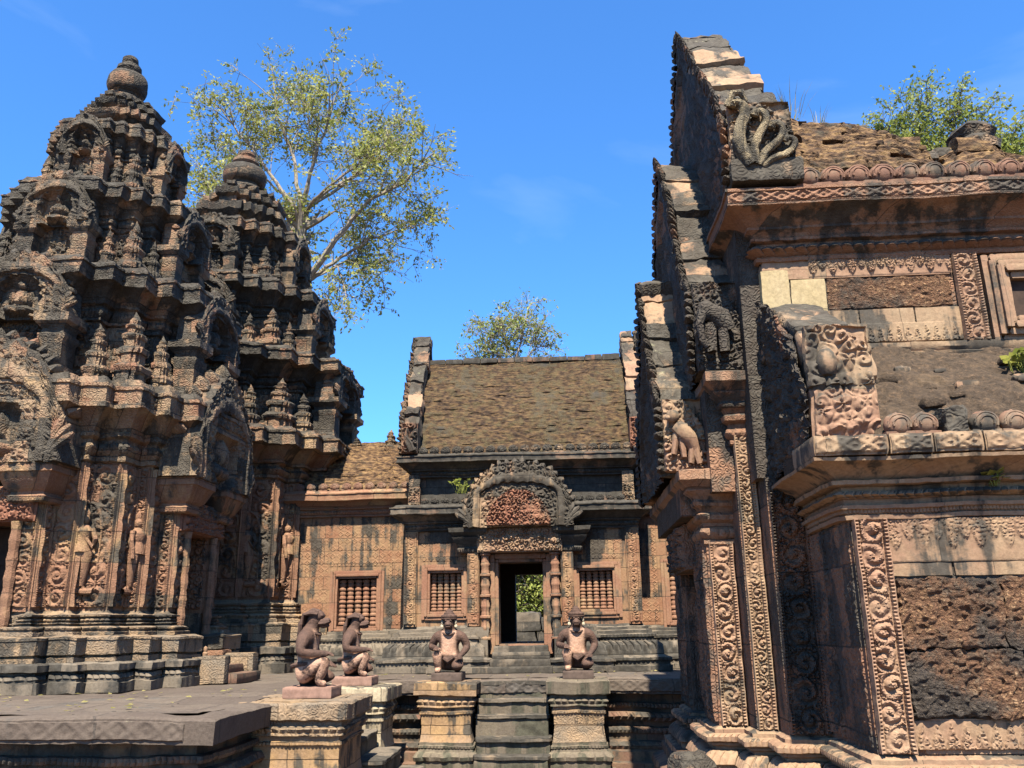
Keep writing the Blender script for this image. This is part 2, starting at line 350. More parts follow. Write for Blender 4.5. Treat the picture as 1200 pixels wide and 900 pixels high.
def roof_rubble():
    b = NB('dark_vault_rubble'); n1 = b.noise(3, 5, .6); n2 = b.noise(26, 5, .75)
    c = b.ramp(n2, [(.3, (.02, .014, .01)), (.55, (.05, .034, .022)), (.75, (.12, .075, .045))])
    c = b.mix(b.step(n1, .55, .7), c, b.ramp(n2, [(.3, (.035, .025, .016)), (.7, (.10, .066, .04))]))
    b.l(c, b.b.inputs[0]); b.b.inputs['Roughness'].default_value = .95
    bp = b.n('ShaderNodeBump'); bp.inputs['Strength'].default_value = 1; bp.inputs['Distance'].default_value = .03; b.l(b.math('ADD', n2, n1), bp.inputs['Height']); b.l(bp.outputs[0], b.b.inputs['Normal']); return b.m
M['rubble'] = roof_rubble()
def brick(name, tint=1., moss=.4, warm=0.):
    b = NB(name); xyz = b.n('ShaderNodeSeparateXYZ'); b.l(b.co, xyz.inputs[0])
    n1 = b.noise(1.6, 5, .65); n2 = b.noise(9, 5, .7); n3 = b.noise(45, 3, .7); nb = b.noise(1, 3, .6, b.mapv(b.co, (11, 11, 30)))
    c = b.ramp(nb, [(.36, (.05*tint, .028*tint, .018*tint)), (.5, (.17*tint, .098*tint, .052*tint)), (.64, (.36*tint, .22*tint, .10*tint))])
    c = b.mix(b.step(b.math('ADD', n2, b.math('MULTIPLY', b.math('SUBTRACT', n1, .5), .8)), .66-.3*moss, .9-.3*moss), c, b.ramp(n3, [(.3, (.025, .02, .009)), (.7, (.085, .062, .028))]))
    c = b.mix(b.step(b.math('ADD', n1, b.math('MULTIPLY', n2, .4)), .72, .92), c, (.035, .03, .024))
    b.l(c, b.b.inputs[0]); b.b.inputs['Roughness'].default_value = .95
    bp = b.n('ShaderNodeBump'); bp.inputs['Strength'].default_value = .9; bp.inputs['Distance'].default_value = .02; b.l(b.math('ADD', n3, n2), bp.inputs['Height']); b.l(bp.outputs[0], b.b.inputs['Normal']); return b.m
M['brick'] = brick('mossy_roof_brick', .23, .75); M['brick_warm'] = brick('weathered_orange_brick', .46, .35)
def plain(name, c, rough=.9, var=.35, sc_=14, bump=.3):
    b = NB(name); n = b.noise(sc_, 5, .7); b.l(b.ramp(n, [(.3, tuple(x*(1-var) for x in c)), (.7, tuple(x*(1+var) for x in c))]), b.b.inputs[0]); b.b.inputs['Roughness'].default_value = rough
    bp = b.n('ShaderNodeBump'); bp.inputs['Strength'].default_value = bump; bp.inputs['Distance'].default_value = .01; b.l(n, bp.inputs['Height']); b.l(bp.outputs[0], b.b.inputs['Normal']); return b.m
M['interior'] = plain('shaded_interior_stone', (.03, .018, .013))  # near-black colour holds the shade inside doorways, windows and the hall
M['plinth'] = plain('new_pink_stone', (.17, .1, .075), var=.3)
M['plinth_dark'] = plain('dark_plinth_stone', (.06, .042, .034), var=.35)
M['pale'] = stone('pale_worn_sandstone', (.44, .36, .25), (.5, .42, .29), (.4, .31, .2), .42, lichen=.5, lic=(.5, .45, .33), block=(.9, .3), streak=1., bump=.7)
M['white'] = plain('white_worn_stone', (.30, .25, .18), var=.45, sc_=22)
M['bark'] = plain('pale_bark', (.17, .145, .115), var=.55, sc_=6)
M['bark_dark'] = plain('dark_bark', (.07, .055, .042), var=.5, sc_=8)
M['soil'] = plain('sandy_soil', (.11, .07, .045), var=.35, sc_=5, bump=.6)
def leafm(name, a, c2):
    b = NB(name); oi = b.noise(1.3, 3); o2 = b.noise(23, 2)
    c = b.mix(b.step(b.math('ADD', b.math('MULTIPLY', oi, .6), b.math('MULTIPLY', o2, .4)), .38, .62), a, c2)
    b.l(c, b.b.inputs[0]); b.b.inputs['Roughness'].default_value = .55
    tr = b.n('ShaderNodeBsdfTranslucent'); b.l(c, tr.inputs[0]); mx = b.n('ShaderNodeMixShader'); mx.inputs[0].default_value = .45
    b.l(b.b.outputs[0], mx.inputs[1]); b.l(tr.outputs[0], mx.inputs[2]); b.l(mx.outputs[0], b.out.inputs[0]); return b.m
M['leaf'] = leafm('yellow_green_leaves', (.11, .14, .03), (.30, .30, .075))
M['leaf2'] = leafm('fresh_green_leaves', (.09, .13, .025), (.26, .28, .065))
M['grass'] = leafm('dry_grass', (.16, .15, .05), (.33, .27, .12))
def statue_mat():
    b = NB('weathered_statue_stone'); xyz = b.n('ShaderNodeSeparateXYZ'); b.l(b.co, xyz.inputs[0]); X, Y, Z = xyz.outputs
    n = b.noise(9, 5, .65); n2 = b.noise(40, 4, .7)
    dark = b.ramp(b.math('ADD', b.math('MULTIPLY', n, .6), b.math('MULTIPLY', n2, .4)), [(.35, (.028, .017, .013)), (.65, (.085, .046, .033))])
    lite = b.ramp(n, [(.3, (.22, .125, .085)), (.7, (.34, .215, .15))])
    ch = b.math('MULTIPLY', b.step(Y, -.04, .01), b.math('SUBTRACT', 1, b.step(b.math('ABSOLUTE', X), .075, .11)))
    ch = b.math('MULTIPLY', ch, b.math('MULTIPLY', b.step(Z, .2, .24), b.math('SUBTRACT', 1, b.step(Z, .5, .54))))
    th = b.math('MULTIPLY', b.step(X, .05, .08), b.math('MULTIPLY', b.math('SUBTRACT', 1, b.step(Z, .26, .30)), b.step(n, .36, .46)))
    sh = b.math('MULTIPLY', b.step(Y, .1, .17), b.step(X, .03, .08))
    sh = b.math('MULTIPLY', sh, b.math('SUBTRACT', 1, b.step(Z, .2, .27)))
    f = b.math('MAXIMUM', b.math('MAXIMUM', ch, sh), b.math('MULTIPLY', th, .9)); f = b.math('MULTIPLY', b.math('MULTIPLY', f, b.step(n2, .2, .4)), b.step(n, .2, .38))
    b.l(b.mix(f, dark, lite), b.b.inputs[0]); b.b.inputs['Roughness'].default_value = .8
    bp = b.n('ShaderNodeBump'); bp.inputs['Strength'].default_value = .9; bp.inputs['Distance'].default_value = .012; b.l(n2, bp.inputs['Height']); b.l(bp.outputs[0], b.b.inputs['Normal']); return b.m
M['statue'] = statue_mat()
M['statue_dark'] = plain('grey_statue_stone', (.055, .032, .024), var=.5, sc_=24)

# ------------------------------------------------------------------ ground
g = MB(); g.grid(np.array([[(x, y, 0) for y in np.concatenate([[-400], np.linspace(-30, 60, 60), [400, 1500]])] for x in np.concatenate([[-1500, -300], np.linspace(-40, 40, 60), [300, 1500]])]), flip=True)
tag(g.build('ground', M['soil'], rough=(.03, .9)), kind='structure')

# ------------------------------------------------------------------ shared architecture
def cross(cx, cy, h, steps, notch=None, sides=(0,)):
    """redented square plan; steps = [(extent, half width) outermost first]; notch=(half width, depth extent) on the given sides (0=+X 1=+Y 2=-X 3=-Y)"""
    pts = []
    for k in range(4):
        half = []
        for i, (a, b) in enumerate(steps):
            half.append((a, b)); half.append(((steps[i+1][0] if i+1 < len(steps) else h), b))
        first = []
        if notch and k in sides:
            first = [(notch[1], notch[0]), (steps[0][0], notch[0])]
        q = first+half+[(h, h)]
        low = [(a, -b) for a, b in reversed(first+half)]
        side = low+first+half+[(h, h)]
        c, s_ = [(1, 0), (0, 1), (-1, 0), (0, -1)][k]
        pts += [(cx+x*c-y*s_, cy+x*s_+y*c) for x, y in side]
    return pts
def base_prof(z0, z1, out, bead=.05, r=0.):
    H = z1-z0; f = lambda o, t, *a: (r+o*out, z0+H*t, *a)
    return [f(1, 0), f(1, .14), f(.82, .16), f(.82, .24), f(.9, .25, .012, bead*1.6), f(.92, .31, .018, bead*1.6), f(.78, .36, .01, bead*1.6), f(.45, .38), f(.4, .46), f(.55, .47), f(.55, .50), f(.36, .51),
            f(.3, .56), f(.42, .58, .01, bead), f(.44, .62, .012, bead), f(.40, .66, .01, bead), f(.28, .67), f(.28, .74), f(.5, .75), f(.52, .82), f(.3, .84), f(.1, .9), f(.0, 1)]
def cornice_prof(z0, z1, out, bead=.05, back=0.):
    H = z1-z0; f = lambda o, t, *a: (o*out, z0+H*t, *a)
    return [f(0, 0), f(.14, .02), f(.14, .07), f(.06, .08), f(.2, .14, .01, bead), f(.24, .18, .014, bead), f(.2, .22, .01, bead), f(.16, .23), f(.16, .27), f(.34, .3), f(.36, .34), f(.3, .35), f(.62, .52), f(.66, .53), f(.9, .6),
            f(1, .61), f(1, .66), f(.96, .67), f(.98, .83), f(1.04, .84), f(1.04, .88), f(.85, .9), f(.7, .99), f(back/out if out else 0, 1)]
def edges_facing(path, ok):
    n = len(path)
    for i in range(n):
        p = np.array(path[i]); q = np.array(path[(i+1) % n]); e = q-p; l = np.hypot(*e)
        if l < .08: continue
        nn = np.array((e[1], -e[0]))/l
        if ok(nn): yield p, e/l, nn, l
FACES = lambda n: n[1] < -.9 or n[0] > .9
def carve_path(mb, path, z0, z1, depth=.022, res=.014, ok=FACES, inset=.012, seed=0, off=.004):
    for j, (p, t, nn, l) in enumerate(edges_facing(path, ok)):
        w_ = l-2*inset; h = z1-z0
        if w_ < .06: continue
        if w_ < .42: fn = lambda u, v: rinceau(u, v, w_, h, seed=seed+j)
        else: fn = lambda u, v: foliage(u, v, .1, seed+j)
        O = p+t*inset+nn*off
        mb.panel((O[0], O[1], z0), (t[0], t[1], 0), (0, 0, 1), (nn[0], nn[1], 0), w_, h, fn, depth, res)
def pediment(parent, name, O, U, N, W, H, T, mat, seed=0, res=.022, relief=.06, leafs=True, tymp=None, end=.36, pw=2.0, niche=False):
    """lobed flame-edged gable: O bottom centre, U along, N outward"""
    O, U, N = (np.array(q, float) for q in (O, U, N)); Z = np.array((0, 0, 1.))
    nx = max(24, int(W/res)); ny = max(18, int(H/res))
    s = np.linspace(-1, 1, nx)
    Hs = H*(end+(1-end)*np.clip(1-np.abs(s)**pw, 0, 1)**.8)
    Hs = Hs*(1+.035*np.abs(np.sin(s*17)))
    t = np.linspace(0, 1, ny); S, TT = np.meshgrid(s, t, indexing='ij'); HH = Hs[:, None]*np.ones_like(TT)
    u = S*W/2*(1+.05*(1-TT)*np.abs(S)**6); v = TT*HH
    # distance-like ratio from the bottom centre
    rr = np.hypot(S/1.0, v/H/np.maximum(.3, 1)); q = np.maximum(np.abs(S)**1.4*(1.02), TT)
    fl = foliage(u+3, v+5, .085, seed); f2 = foliage(u+9, v, .12, seed+5); f3 = foliage(u, v+2, .06, seed+7)
    d = np.where(q > .82, .55+.55*fl, np.where(q > .68, .9+.25*np.cos((q-.75)/.07*1.5), np.where(q > .63, .25, .12+.55*f2+.2*f3)))
    if niche:
        r2 = np.hypot(u/(W*.24), (v-H*.30)/(H*.36)); d = np.where(r2 < 1, -1.6, d); el = lambda a, b_, ru, rv_: np.sqrt(np.clip(1-((u-W*a)/(W*ru))**2-((v-H*b_)/(H*rv_))**2, 0, 1))
        fig = np.maximum.reduce([el(0, .3, .06, .15), el(0, .5, .04, .07)*.9, el(0, .59, .025, .06)*.7, el(-.06, .13, .1, .07), el(.06, .13, .1, .07), el(-.085, .3, .025, .13)*.8, el(.085, .3, .025, .13)*.8])
        d = np.where(r2 < 1, d+2.0*fig+.25*f3, d)
    d = d*relief
    P = O+u[..., None]*U+v[..., None]*Z+(T/2+d)[..., None]*N
    Bk = O+u[..., None]*U+v[..., None]*Z-(T/2)*N
    mb = MB(); fl_ = np.dot(np.cross(U, Z), N) < 0
    mb.grid(P, flip=fl_)
    mb.grid(Bk[[0, nx//4, nx//2, 3*nx//4, nx-1]][:, [0, ny-1]], flip=not fl_)
    rim = np.concatenate([P[0, ::-1][None].reshape(-1, 3)[::-1], P[1:-1, -1], P[-1, ::-1]]); rimb = np.concatenate([Bk[0], Bk[1:-1, -1], Bk[-1, ::-1]])
    rim[:ny] = P[0]
    k = 4; mb.grid(np.stack([rim*(1-f)+rimb*f for f in np.linspace(0, 1, k)], 0), flip=fl_)
    mb.grid(np.stack([P[:, 0], Bk[:, 0]], 0), flip=not fl_)
    if leafs:
        ds = np.hypot(np.diff(s*W/2), np.diff(Hs)); L = np.concatenate([[0], np.cumsum(ds)]); n = max(6, int(L[-1]/(.06+.03*W)))
        for i in range(n):
            x = np.interp((i+.5)/n*L[-1], L, s); hh = np.interp(x, s, Hs)
            nrm = np.array((x*.9, .75)); nrm = nrm/np.hypot(*nrm); sz = H*(.10+.05*(1-abs(x)))*rng.uniform(.6, 1.15)
            b0 = O+U*(x*W/2)+Z*(hh-.02*H)+N*rng.uniform(-.1, .3)*T; dd = U*nrm[0]+Z*nrm[1]
            mb.leaf(b0, dd, U*nrm[1]-Z*nrm[0], sz, .028+.02*W, T*.32)
    for sg in (-1, 1):      # naga end heads fanning outward
        for k in range(3):
            b0 = O+U*sg*W*.46+N*(T*.5+.01); a = .5+.42*k
            pts = [b0+(U*sg*math.sin(a*f)*W*.11*f*1.3+Z*f*H*(.36-.07*k))+N*.03*math.sin(f*3) for f in np.linspace(0, 1, 6)]
            mb.tube(pts, [W*.035, W*.03, W*.024, W*.022, W*.03, W*.012], 7)
    return mb.build(name, mat, parent, rough=[(.008, .06), (.014, .3)])
def antefix_tower(mb, x, y, z, w_, h, rot=0):
    zz = z; a = w_/2
    for k in range(4):
        hh = h*(.3, .24, .18, .12)[k]; r = a*(1, .8, .6, .42)[k]
        P = cross(x, y, r*.8, [(r, r*.45)])
        mb.mould(P, [(0, zz), (0, zz+hh*.55), (r*.14, zz+hh*.62), (r*.2, zz+hh*.85), (0, zz+hh)], step=.2); zz += hh
    mb.lathe([(a*.34, zz), (a*.4, zz+h*.05), (a*.2, zz+h*.1), (a*.01, zz+h*.18)], x, y, 8)
def devata(parent, O, N, h):
    """standing carved deity in low relief: O feet centre, N outward (axis aligned)"""
    O = np.array(O, float); N = np.array(N, float); U = np.array((-N[1], N[0], 0)); Z = np.array((0, 0, 1.))
    p = lambda u, z, n: O+U*u*h+Z*z*h+N*n*h
    mb = MB()
    mb.tube([p(-.03, .0, .06), p(-.05, .2, .075), p(-.055, .42, .085), p(-.035, .5, .09)], [.04*h, .06*h, .085*h, .08*h], 10)
    mb.tube([p(.03, .0, .06), p(.05, .2, .075), p(.055, .42, .085), p(.035, .5, .09)], [.04*h, .06*h, .085*h, .08*h], 10)
    mb.tube([p(0, .44, .09), p(0, .52, .095), p(.01, .6, .09), p(.01, .7, .09), p(0, .75, .085), p(0, .8, .08)], [.125*h, .11*h, .085*h, .12*h, .1*h, .04*h], 12)
    for sg in (-1, 1):
        mb.tube([p(sg*.11, .74, .08), p(sg*.17, .6, .09), p(sg*.15, .5, .11), p(sg*(.06 if sg > 0 else .17), .62 if sg > 0 else .36, .14)], [.042*h, .036*h, .034*h, .026*h], 8)
    mb.ball(p(0, .865, .09), np.array((.062, .062, .075))*h); mb.leaf(p(0, .91, .085), Z, U, .14*h, .055*h, .05*h)
    for k in range(5): mb.tube([p(-.13+.065*k, -.05, .05), p(-.12+.06*k, -.005, .07)], [.03*h, .015*h], 6)
    mb.tube([p(-.2, -.075, .05), p(.2, -.075, .05)], .045*h, 8)
    for sg in (-1, 1): mb.tube([p(sg*.2, -.05, .02), p(sg*.2, .75, .02)], .016*h, 7)
    mb.tube([p(.2*math.cos(a), .75+.36*math.sin(a), .02) for a in np.linspace(0, math.pi, 14)], .026*h, 7)
    return mb.build('devata_relief', M['tower_body'], parent, rough=(.006, .04))

# ------------------------------------------------------------------ temple towers
def tower(name, label, cx, cy, zb, spec, porch_front=True, porch_side=True, seed=0):
    """spec: half, z of body foot, body top, cornice top, tiers [(z1, half)], dome top/radius, finial top"""
    t = empty(name, (cx, cy, zb), label, 'tower'); h = spec['half']; z1, z2, z3 = spec['body']; k = h/1.3
    notch = (.35*k, 1.2*k); nsides = [s for s, f in ((3, porch_front), (0, porch_side)) if f]
    st = [(1.68*k, .64*k), (1.48*k, .95*k)]
    path = cross(cx, cy, h, st, notch, nsides); bpath = cross(cx, cy, h, st, (.35*k+.27, 1.2*k), nsides); solid = cross(cx, cy, h, st)
    # plinth and base mouldings
    zp = zb+(z1-zb)*.36
    mb = MB(); mb.mould(solid, [(.43, zb), (.43, zb+(zp-zb)*.36), (.4, zb+(zp-zb)*.38), (.4, zb+(zp-zb)*.46), (.41, zb+(zp-zb)*.5, .014, .07), (.39, zb+(zp-zb)*.62, .014, .07), (.36, zb+(zp-zb)*.65), (.36, zb+(zp-zb)*.72), (.42, zb+(zp-zb)*.74), (.42, zp-.015), (.4, zp), (.3, zp)], step=.1)
    mb.build('plinth', M['hall_base'], t, rough=[(.01, .08), (.015, .35)])
    zq = zb+(z1-zb)*.68
    mb = MB(); mb.mould(bpath, [(.3, zp-.02), (.3, zp+.05), (.26, zp+.055), (.26, zp+.075), (.31, zp+.08), (.31, zq-.05), (.32, zq-.045), (.32, zq-.02), (.24, zq)], step=.08, cap=False); mb.mould(bpath, [(.24, zq), (.05, zq+.002)], cap=False)
    mb.build('base_course', M['tower_base'], t, rough=[(.01, .06), (.015, .3)])
    mb = MB(); mb.mould(bpath, base_prof(zq, z1, .2, .055), cap=True, step=.08); mb.build('base_moulding', M['tower_base'], t, rough=(.006, .1))
    # body
    mb = MB(); mb.mould(path, [(0, z1-.01), (0, z2)], step=.15); carve_path(mb, path, z1+.03, z2-.03, .045, .011, seed=seed)
    body = mb.build('body', M['tower_body'], t, rough=(.004, .1))
    cz = (z3-z2)
    mb = MB(); mb.mould(solid, cornice_prof(z2-.02, z3, .3*k, .06, -.15), step=.07)
    for p, tt, nn, l in edges_facing(solid, FACES):
        if l > .2:
            O = p+nn*.295*k+tt*.0; O = O-tt*(.0)
            mb.panel((O[0], O[1], z2+cz*.68), (tt[0], tt[1], 0), (0, 0, 1), (nn[0], nn[1], 0), l, cz*.14, lambda u, v: foliage(u, v, .07, seed+3), .03, .014)
    mb.build('cornice', M['tower_top'], t, rough=[(.01, .07), (.025, .4)])
    # porches: door, colonettes, lintel, pediment
    for s in nsides:
        N = np.array([(1, 0), (0, 1), (-1, 0), (0, -1)][s], float); U = np.array((-N[1], N[0])); C = np.array((cx, cy))
        N3 = (*N, 0); U3 = (*U, 0)
        def bx(mb, u0, u1, n0, n1, za, zc):
            a = C+U*u0+N*(n0-.22*k); b_ = C+U*u1+N*(n1-.22*k)
            mb.box(min(a[0], b_[0]), max(a[0], b_[0]), min(a[1], b_[1]), max(a[1], b_[1]), za, zc)
        dz = z1+(z2-z1)*.56; dzb = zp+.02
        fm = MB(); bx(fm, -.35*k, .35*k, 1.44*k, 1.47*k, dzb, dz)
        for zz in (.25, .5, .75): bx(fm, -.05, .05, 1.47*k, 1.5*k, dzb+(dz-dzb)*(zz-.04), dzb+(dz-dzb)*(zz+.04))
        bx(fm, -.02, .02, 1.46*k, 1.485*k, dzb, dz)
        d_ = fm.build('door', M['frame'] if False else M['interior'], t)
        fm = MB()
        for sg in (-1, 1): bx(fm, sg*.26*k, sg*.35*k, 1.47*k, 1.66*k, dzb, dz)
        bx(fm, -.35*k, .35*k, 1.47*k, 1.67*k, dz-.0, dz+.07); fm.build('frame', M['tower_body'], d_)
        for sg in (-1, 1):
            c_ = C+U*sg*.4*k+N*1.73*k; q = MB(); pr = []
            for i in range(25):
                f = i/24; rr = .05*k*(1+.25*(i % 4 == 0)+.12*(i % 2)); pr += [(rr, zq+(dz-zq)*f-.008), (rr, zq+(dz-zq)*f+.008)]
            q.lathe(pr, c_[0], c_[1], 8); q.build('colonette', M['tower_body'], t)
        lm = MB(); bx(lm, -.62*k, .62*k, 1.42*k, 1.97*k, dz+.0, z1+(z2-z1)*.8)
        O = C-U*.58*k+N*1.765*k; lh = (z2-z1)*.24
        lm.panel((O[0], O[1], dz+.01), U3, (0, 0, 1), N3, 1.16*k, lh-.02, lambda u, v: foliage(u, v, .09, seed+11), .05, .012)
        lm.build('lintel', M['red_relief'], t, rough=(.006, .06))
        # capitals on the porch pilasters
        for sg in (-1, 1):
            cm = MB(); c_ = C+U*sg*.52*k+N*1.63*k; a = .19*k; zc = z1+(z2-z1)*.68; zt = z1+(z2-z1)*.93
            P = [(c_[0]-a, c_[1]-a), (c_[0]+a, c_[1]-a), (c_[0]+a, c_[1]+a), (c_[0]-a, c_[1]+a)]
            cm.mould(P, [(-.02, zc), (.02, zc+.02), (.03, zc+.07, .008, .03), (.0, zc+.09), (.0, zc+.12), (.05, zc+.16), (.12*k, zt-.1), (.14*k, zt-.09), (.14*k, zt), (0, zt)], step=.06)
            cm.build('capital', M['tower_body'], t, rough=(.006, .08))
        zf = z1+(z2-z1)*.93
        pediment(t, 'pediment', (*(C+N*1.74*k), zf), U3, N3, 1.75*k, (z3-zf)*1.36, .42*k, M['tower_top'], seed+s, niche=True, relief=.07)
        for sg in (-1, 1):
            jm = MB(); bx(jm, sg*.35*k, sg*(.35*k+.3), 1.42*k, 1.88*k, zp, z1+.01); jm.build('jamb_foot', M['tower_base'], t, rough=(.006, .08))
        # stepped threshold in front of the door
        sm = MB(); bx(sm, -.42*k, .42*k, 1.5*k, 2.72*k, zb, zb+.11); bx(sm, -.36*k, .36*k, 1.5*k, 2.5*k, zb+.1, zb+.2); sm.build('doorstep', M['plat_side'], t, rough=[(.012, .08)])
        for sg in (-1, 1):
            sm = MB(); bx(sm, sg*.38*k, sg*.56*k, 2.0*k, 2.6*k, zb, zp+.02)
            sm.build('step_block', M['tower_base'], t, rough=[(.012, .08), (.02, .3)])
    # corner devatas on the camera side
    for sx, sy, N in ((1, -1, (0, -1, 0)),):
        devata(body, (cx+(h-.33*k), cy-h-.01, z1+.16*(z2-z1)), N, (z2-z1)*.5)
        devata(body, (cx+h+.01, cy-(h-.33*k), z1+.16*(z2-z1)), (1, 0, 0), (z2-z1)*.5)
    # receding tiers
    zl = z3; hp = h
    for i, (zt, hh) in enumerate(spec['tiers']):
        kk = hh/1.3; hz = zt-zl; zw = zl+hz*.52
        P = cross(cx, cy, hh, [(1.42*hh, .45*hh), (1.2*hh, .72*hh)])
        mb = MB(); mb.mould(P, [(.12*kk, zl-.25*hz), (.12*kk, zl+.06*hz), (.07*kk, zl+.07*hz), (.07*kk, zl+.12*hz), (0, zl+.13*hz), (0, zw)], step=.1, cap=False)
        carve_path(mb, P, zl+.14*hz, zw-.02, .035, .015, seed=seed+20+i)
        T = mb.build('tier', M['tower_top'] if i < 2 else M['tower_black'], t, rough=[(.008, .07), (.022, .35)])
        nxt = spec['tiers'][i+1][1] if i+1 < len(spec['tiers']) else spec['dome'][1]*.85
        mb = MB(); mb.mould(P, cornice_prof(zw, zt, .33*kk, .05, -.4*(hh-nxt)), step=.06)
        for p, tt, nn, l in edges_facing(P, FACES):
            if l > .15: mb.panel((*(p+nn*.327*kk), zw+(zt-zw)*.68), (tt[0], tt[1], 0), (0, 0, 1), (nn[0], nn[1], 0), l, (zt-zw)*.14, lambda u, v: foliage(u, v, .06, seed+3), .025, .016)
        mb.build('cornice', M['tower_black'], T, rough=[(.012, .06), (.03, .35)])
        # corner antefixes stand on the ledge below
        lo = hp*1.02
        for sx in (-1, 1):
            for sy in (-1, 1):
                if sx < 0 and sy > 0: continue
                am = MB(); antefix_tower(am, cx+sx*(hh+.12*kk+.04), cy+sy*(hh+.12*kk+.04), zl-.03, .3*kk+.1, hz*.62)
                am.build('corner_antefix', M['tower_top'], T, rough=[(.015, .06), (.02, .3)])
        for s in range(4):
            if s == 1: continue
            N = np.array([(1, 0), (0, 1), (-1, 0), (0, -1)][s], float); U = np.array((-N[1], N[0])); C = np.array((cx, cy))
            for sg in (-1, 1):
                ph = MB(); c_ = C+U*sg*.46*hh+N*1.5*hh; a = .13*hh
                Q = [(c_[0]-a, c_[1]-a), (c_[0]+a, c_[1]-a), (c_[0]+a, c_[1]+a), (c_[0]-a, c_[1]+a)]
                ph.mould(Q, [(.02, zl-.05*hz), (.02, zl+.05*hz), (0, zl+.06*hz), (0, zl+.28*hz), (.03*kk, zl+.31*hz), (.03*kk, zl+.34*hz), (.0, zl+.35*hz), (.0, zl+.38*hz), (.05*kk, zl+.41*hz), (.09*kk, zl+.43*hz), (.09*kk, zl+.49*hz), (0, zl+.5*hz)], step=.08)
                ph.build('niche_pilaster', M['tower_top'], T, rough=(.01, .06))
            pediment(T, 'niche_pediment', (*(C+N*1.5*hh), zl+.48*hz), (*U, 0), (*N, 0), 1.16*hh, hz*.53, .28*kk+.05, M['tower_black'] if s == 0 else M['tower_top'], seed+31*i+s, res=.026, niche=True, relief=.07)  # right-facing pediments take the blacker stone, their side's shade put into colour
            for sg in (-1, 1):
                am = MB(); antefix_tower(am, *(C+U*sg*.82*hh+N*(1.27*hh+.05)), zl-.03, .22*kk+.05, hz*.5)
                am.build('ledge_antefix', M['tower_top'], T, rough=[(.015, .06)])
        zl = zt; hp = hh
    zd, rd = spec['dome']; zf = spec['top']
    mb = MB(); P = cross(cx, cy, rd*.78, [(rd*1.12, rd*.35), (rd*.96, rd*.58)])
    hz = zd-zl
    mb.mould(P, [(-.05, zl-.1), (.02, zl+.02), (.02, zl+.06*hz), (-.02, zl+.07*hz), (-.02, zl+.2*hz), (.08*rd, zl+.26*hz), (.17*rd, zl+.3*hz), (.18*rd, zl+.42*hz), (.02, zl+.44*hz), (-.1*rd, zl+.45*hz), (-.12*rd, zl+.56*hz), (-.02*rd, zl+.6*hz), (.0, zl+.7*hz), (-.18*rd, zl+.72*hz), (-.28*rd, zl+.73*hz), (-.3*rd, zl+.82*hz), (-.22*rd, zl+.85*hz), (-.22*rd, zl+.92*hz), (-.45*rd, zl+.94*hz), (-.55*rd, zd)], step=.06)
    dm = mb.build('crowning_tier', M['tower_black'], t, rough=[(.015, .06), (.05, .3)])
    am = MB()
    for a in range(16):
        th = a*math.pi/8; am.leaf((cx+rd*.72*math.cos(th), cy+rd*.72*math.sin(th), zl+.44*hz), (0, 0, 1), (-math.sin(th), math.cos(th), 0), hz*.2, .07, .05)
    am.build('petal_ring', M['tower_black'], dm, rough=(.01, .06))
    r = rd*.55; H = zf-zd
    mb = MB(); pr = [(r*.95, zd-.05), (r*.9, zd+H*.05), (r*.72, zd+H*.1), (r*.74, zd+H*.14)]
    pr += [(r*(.78+.3*math.sin(a)), zd+H*(.36-.2*math.cos(a))) for a in np.linspace(.1, math.pi-.1, 9)]
    pr += [(r*.62, zd+H*.58), (r*.55, zd+H*.6), (r*.58, zd+H*.64), (r*.66, zd+H*.68), (r*.62, zd+H*.76), (r*.42, zd+H*.79), (r*.4, zd+H*.83), (r*.46, zd+H*.87), (r*.42, zd+H*.95), (r*.2, zd+H*.99), (.005, zf)]
    mb.lathe(pr, cx, cy, 24); mb.build('finial', M['tower_black'], t, rough=[(.01, .08), (.02, .3)])
    return t
tower('temple_tower', 'nearest carved tower with blackened tiers rising at the left edge behind the platform', -6.4, 10.8, 1.05,
      dict(half=1.3, body=(1.89, 3.57, 4.5), tiers=[(6.05, 1.06), (7.38, .77), (8.5, .53)], dome=(9.3, .48), top=10.1))
tower('temple_tower', 'second carved tower behind the nearest one, joined to the low-roofed wing of the hall', -6.05, 14.6, 1.05,
      dict(half=1.56, body=(2.1, 3.95, 4.75), tiers=[(6.15, 1.36), (7.5, 1.04), (8.75, .75)], dome=(9.85, .7), top=10.75), porch_side=False, seed=100)

# ------------------------------------------------------------------ platform, stairs, pedestals
PX, PY, PT = -2.8, 6.7, 1.05
pl = empty('temple_platform', (-6, 9, 0), 'long dark stone terrace with moulded sides carrying the towers and the hall', 'platform')
outline = [(-14, 20), (-14, PY), (PX, PY), (PX, 11.0), (4.5, 11.0), (4.5, 20)]
pr = [(.42, 0), (.42, .14), (.3, .15), (.3, .25), (.22, .26, .0, 1), (.24, .3, .012, .07), (.2, .34, .0, 1), (.1, .35), (.1, .42), (.13, .43, .01, .05), (.14, .46, .014, .05), (.12, .49, .01, .05), (.06, .5), (.06, .56), (.13, .57, .012, .085), (.16, .61, .03, .085), (.13, .655, .012, .085), (.05, .66), (.05, .7), (.1, .71, .01, .045), (.11, .735, .015, .045), (.1, .76, .01, .045), (.03, .765), (.03, .86), (.12, .865)]
mb = MB(); mb.mould(outline, pr, cap=False, step=.1); mb.build('moulded_side', M['plat_side'], pl, rough=[(.006, .09), (.015, .5)])
mb = MB(); mb.mould(outline, [(.02, .86), (.21, .868), (.22, 1.03), (.2, 1.046), (.0, PT)], cap=False, step=.09)
for p, tt, nn, l in edges_facing(outline, lambda n: n[1] < -.9):
    mb.panel((*(p+nn*.225), .885), (tt[0], tt[1], 0), (0, 0, 1), (nn[0], nn[1], 0), l, .14, lambda u, v: diamonds(u, v, .14, .2), .007, .012)
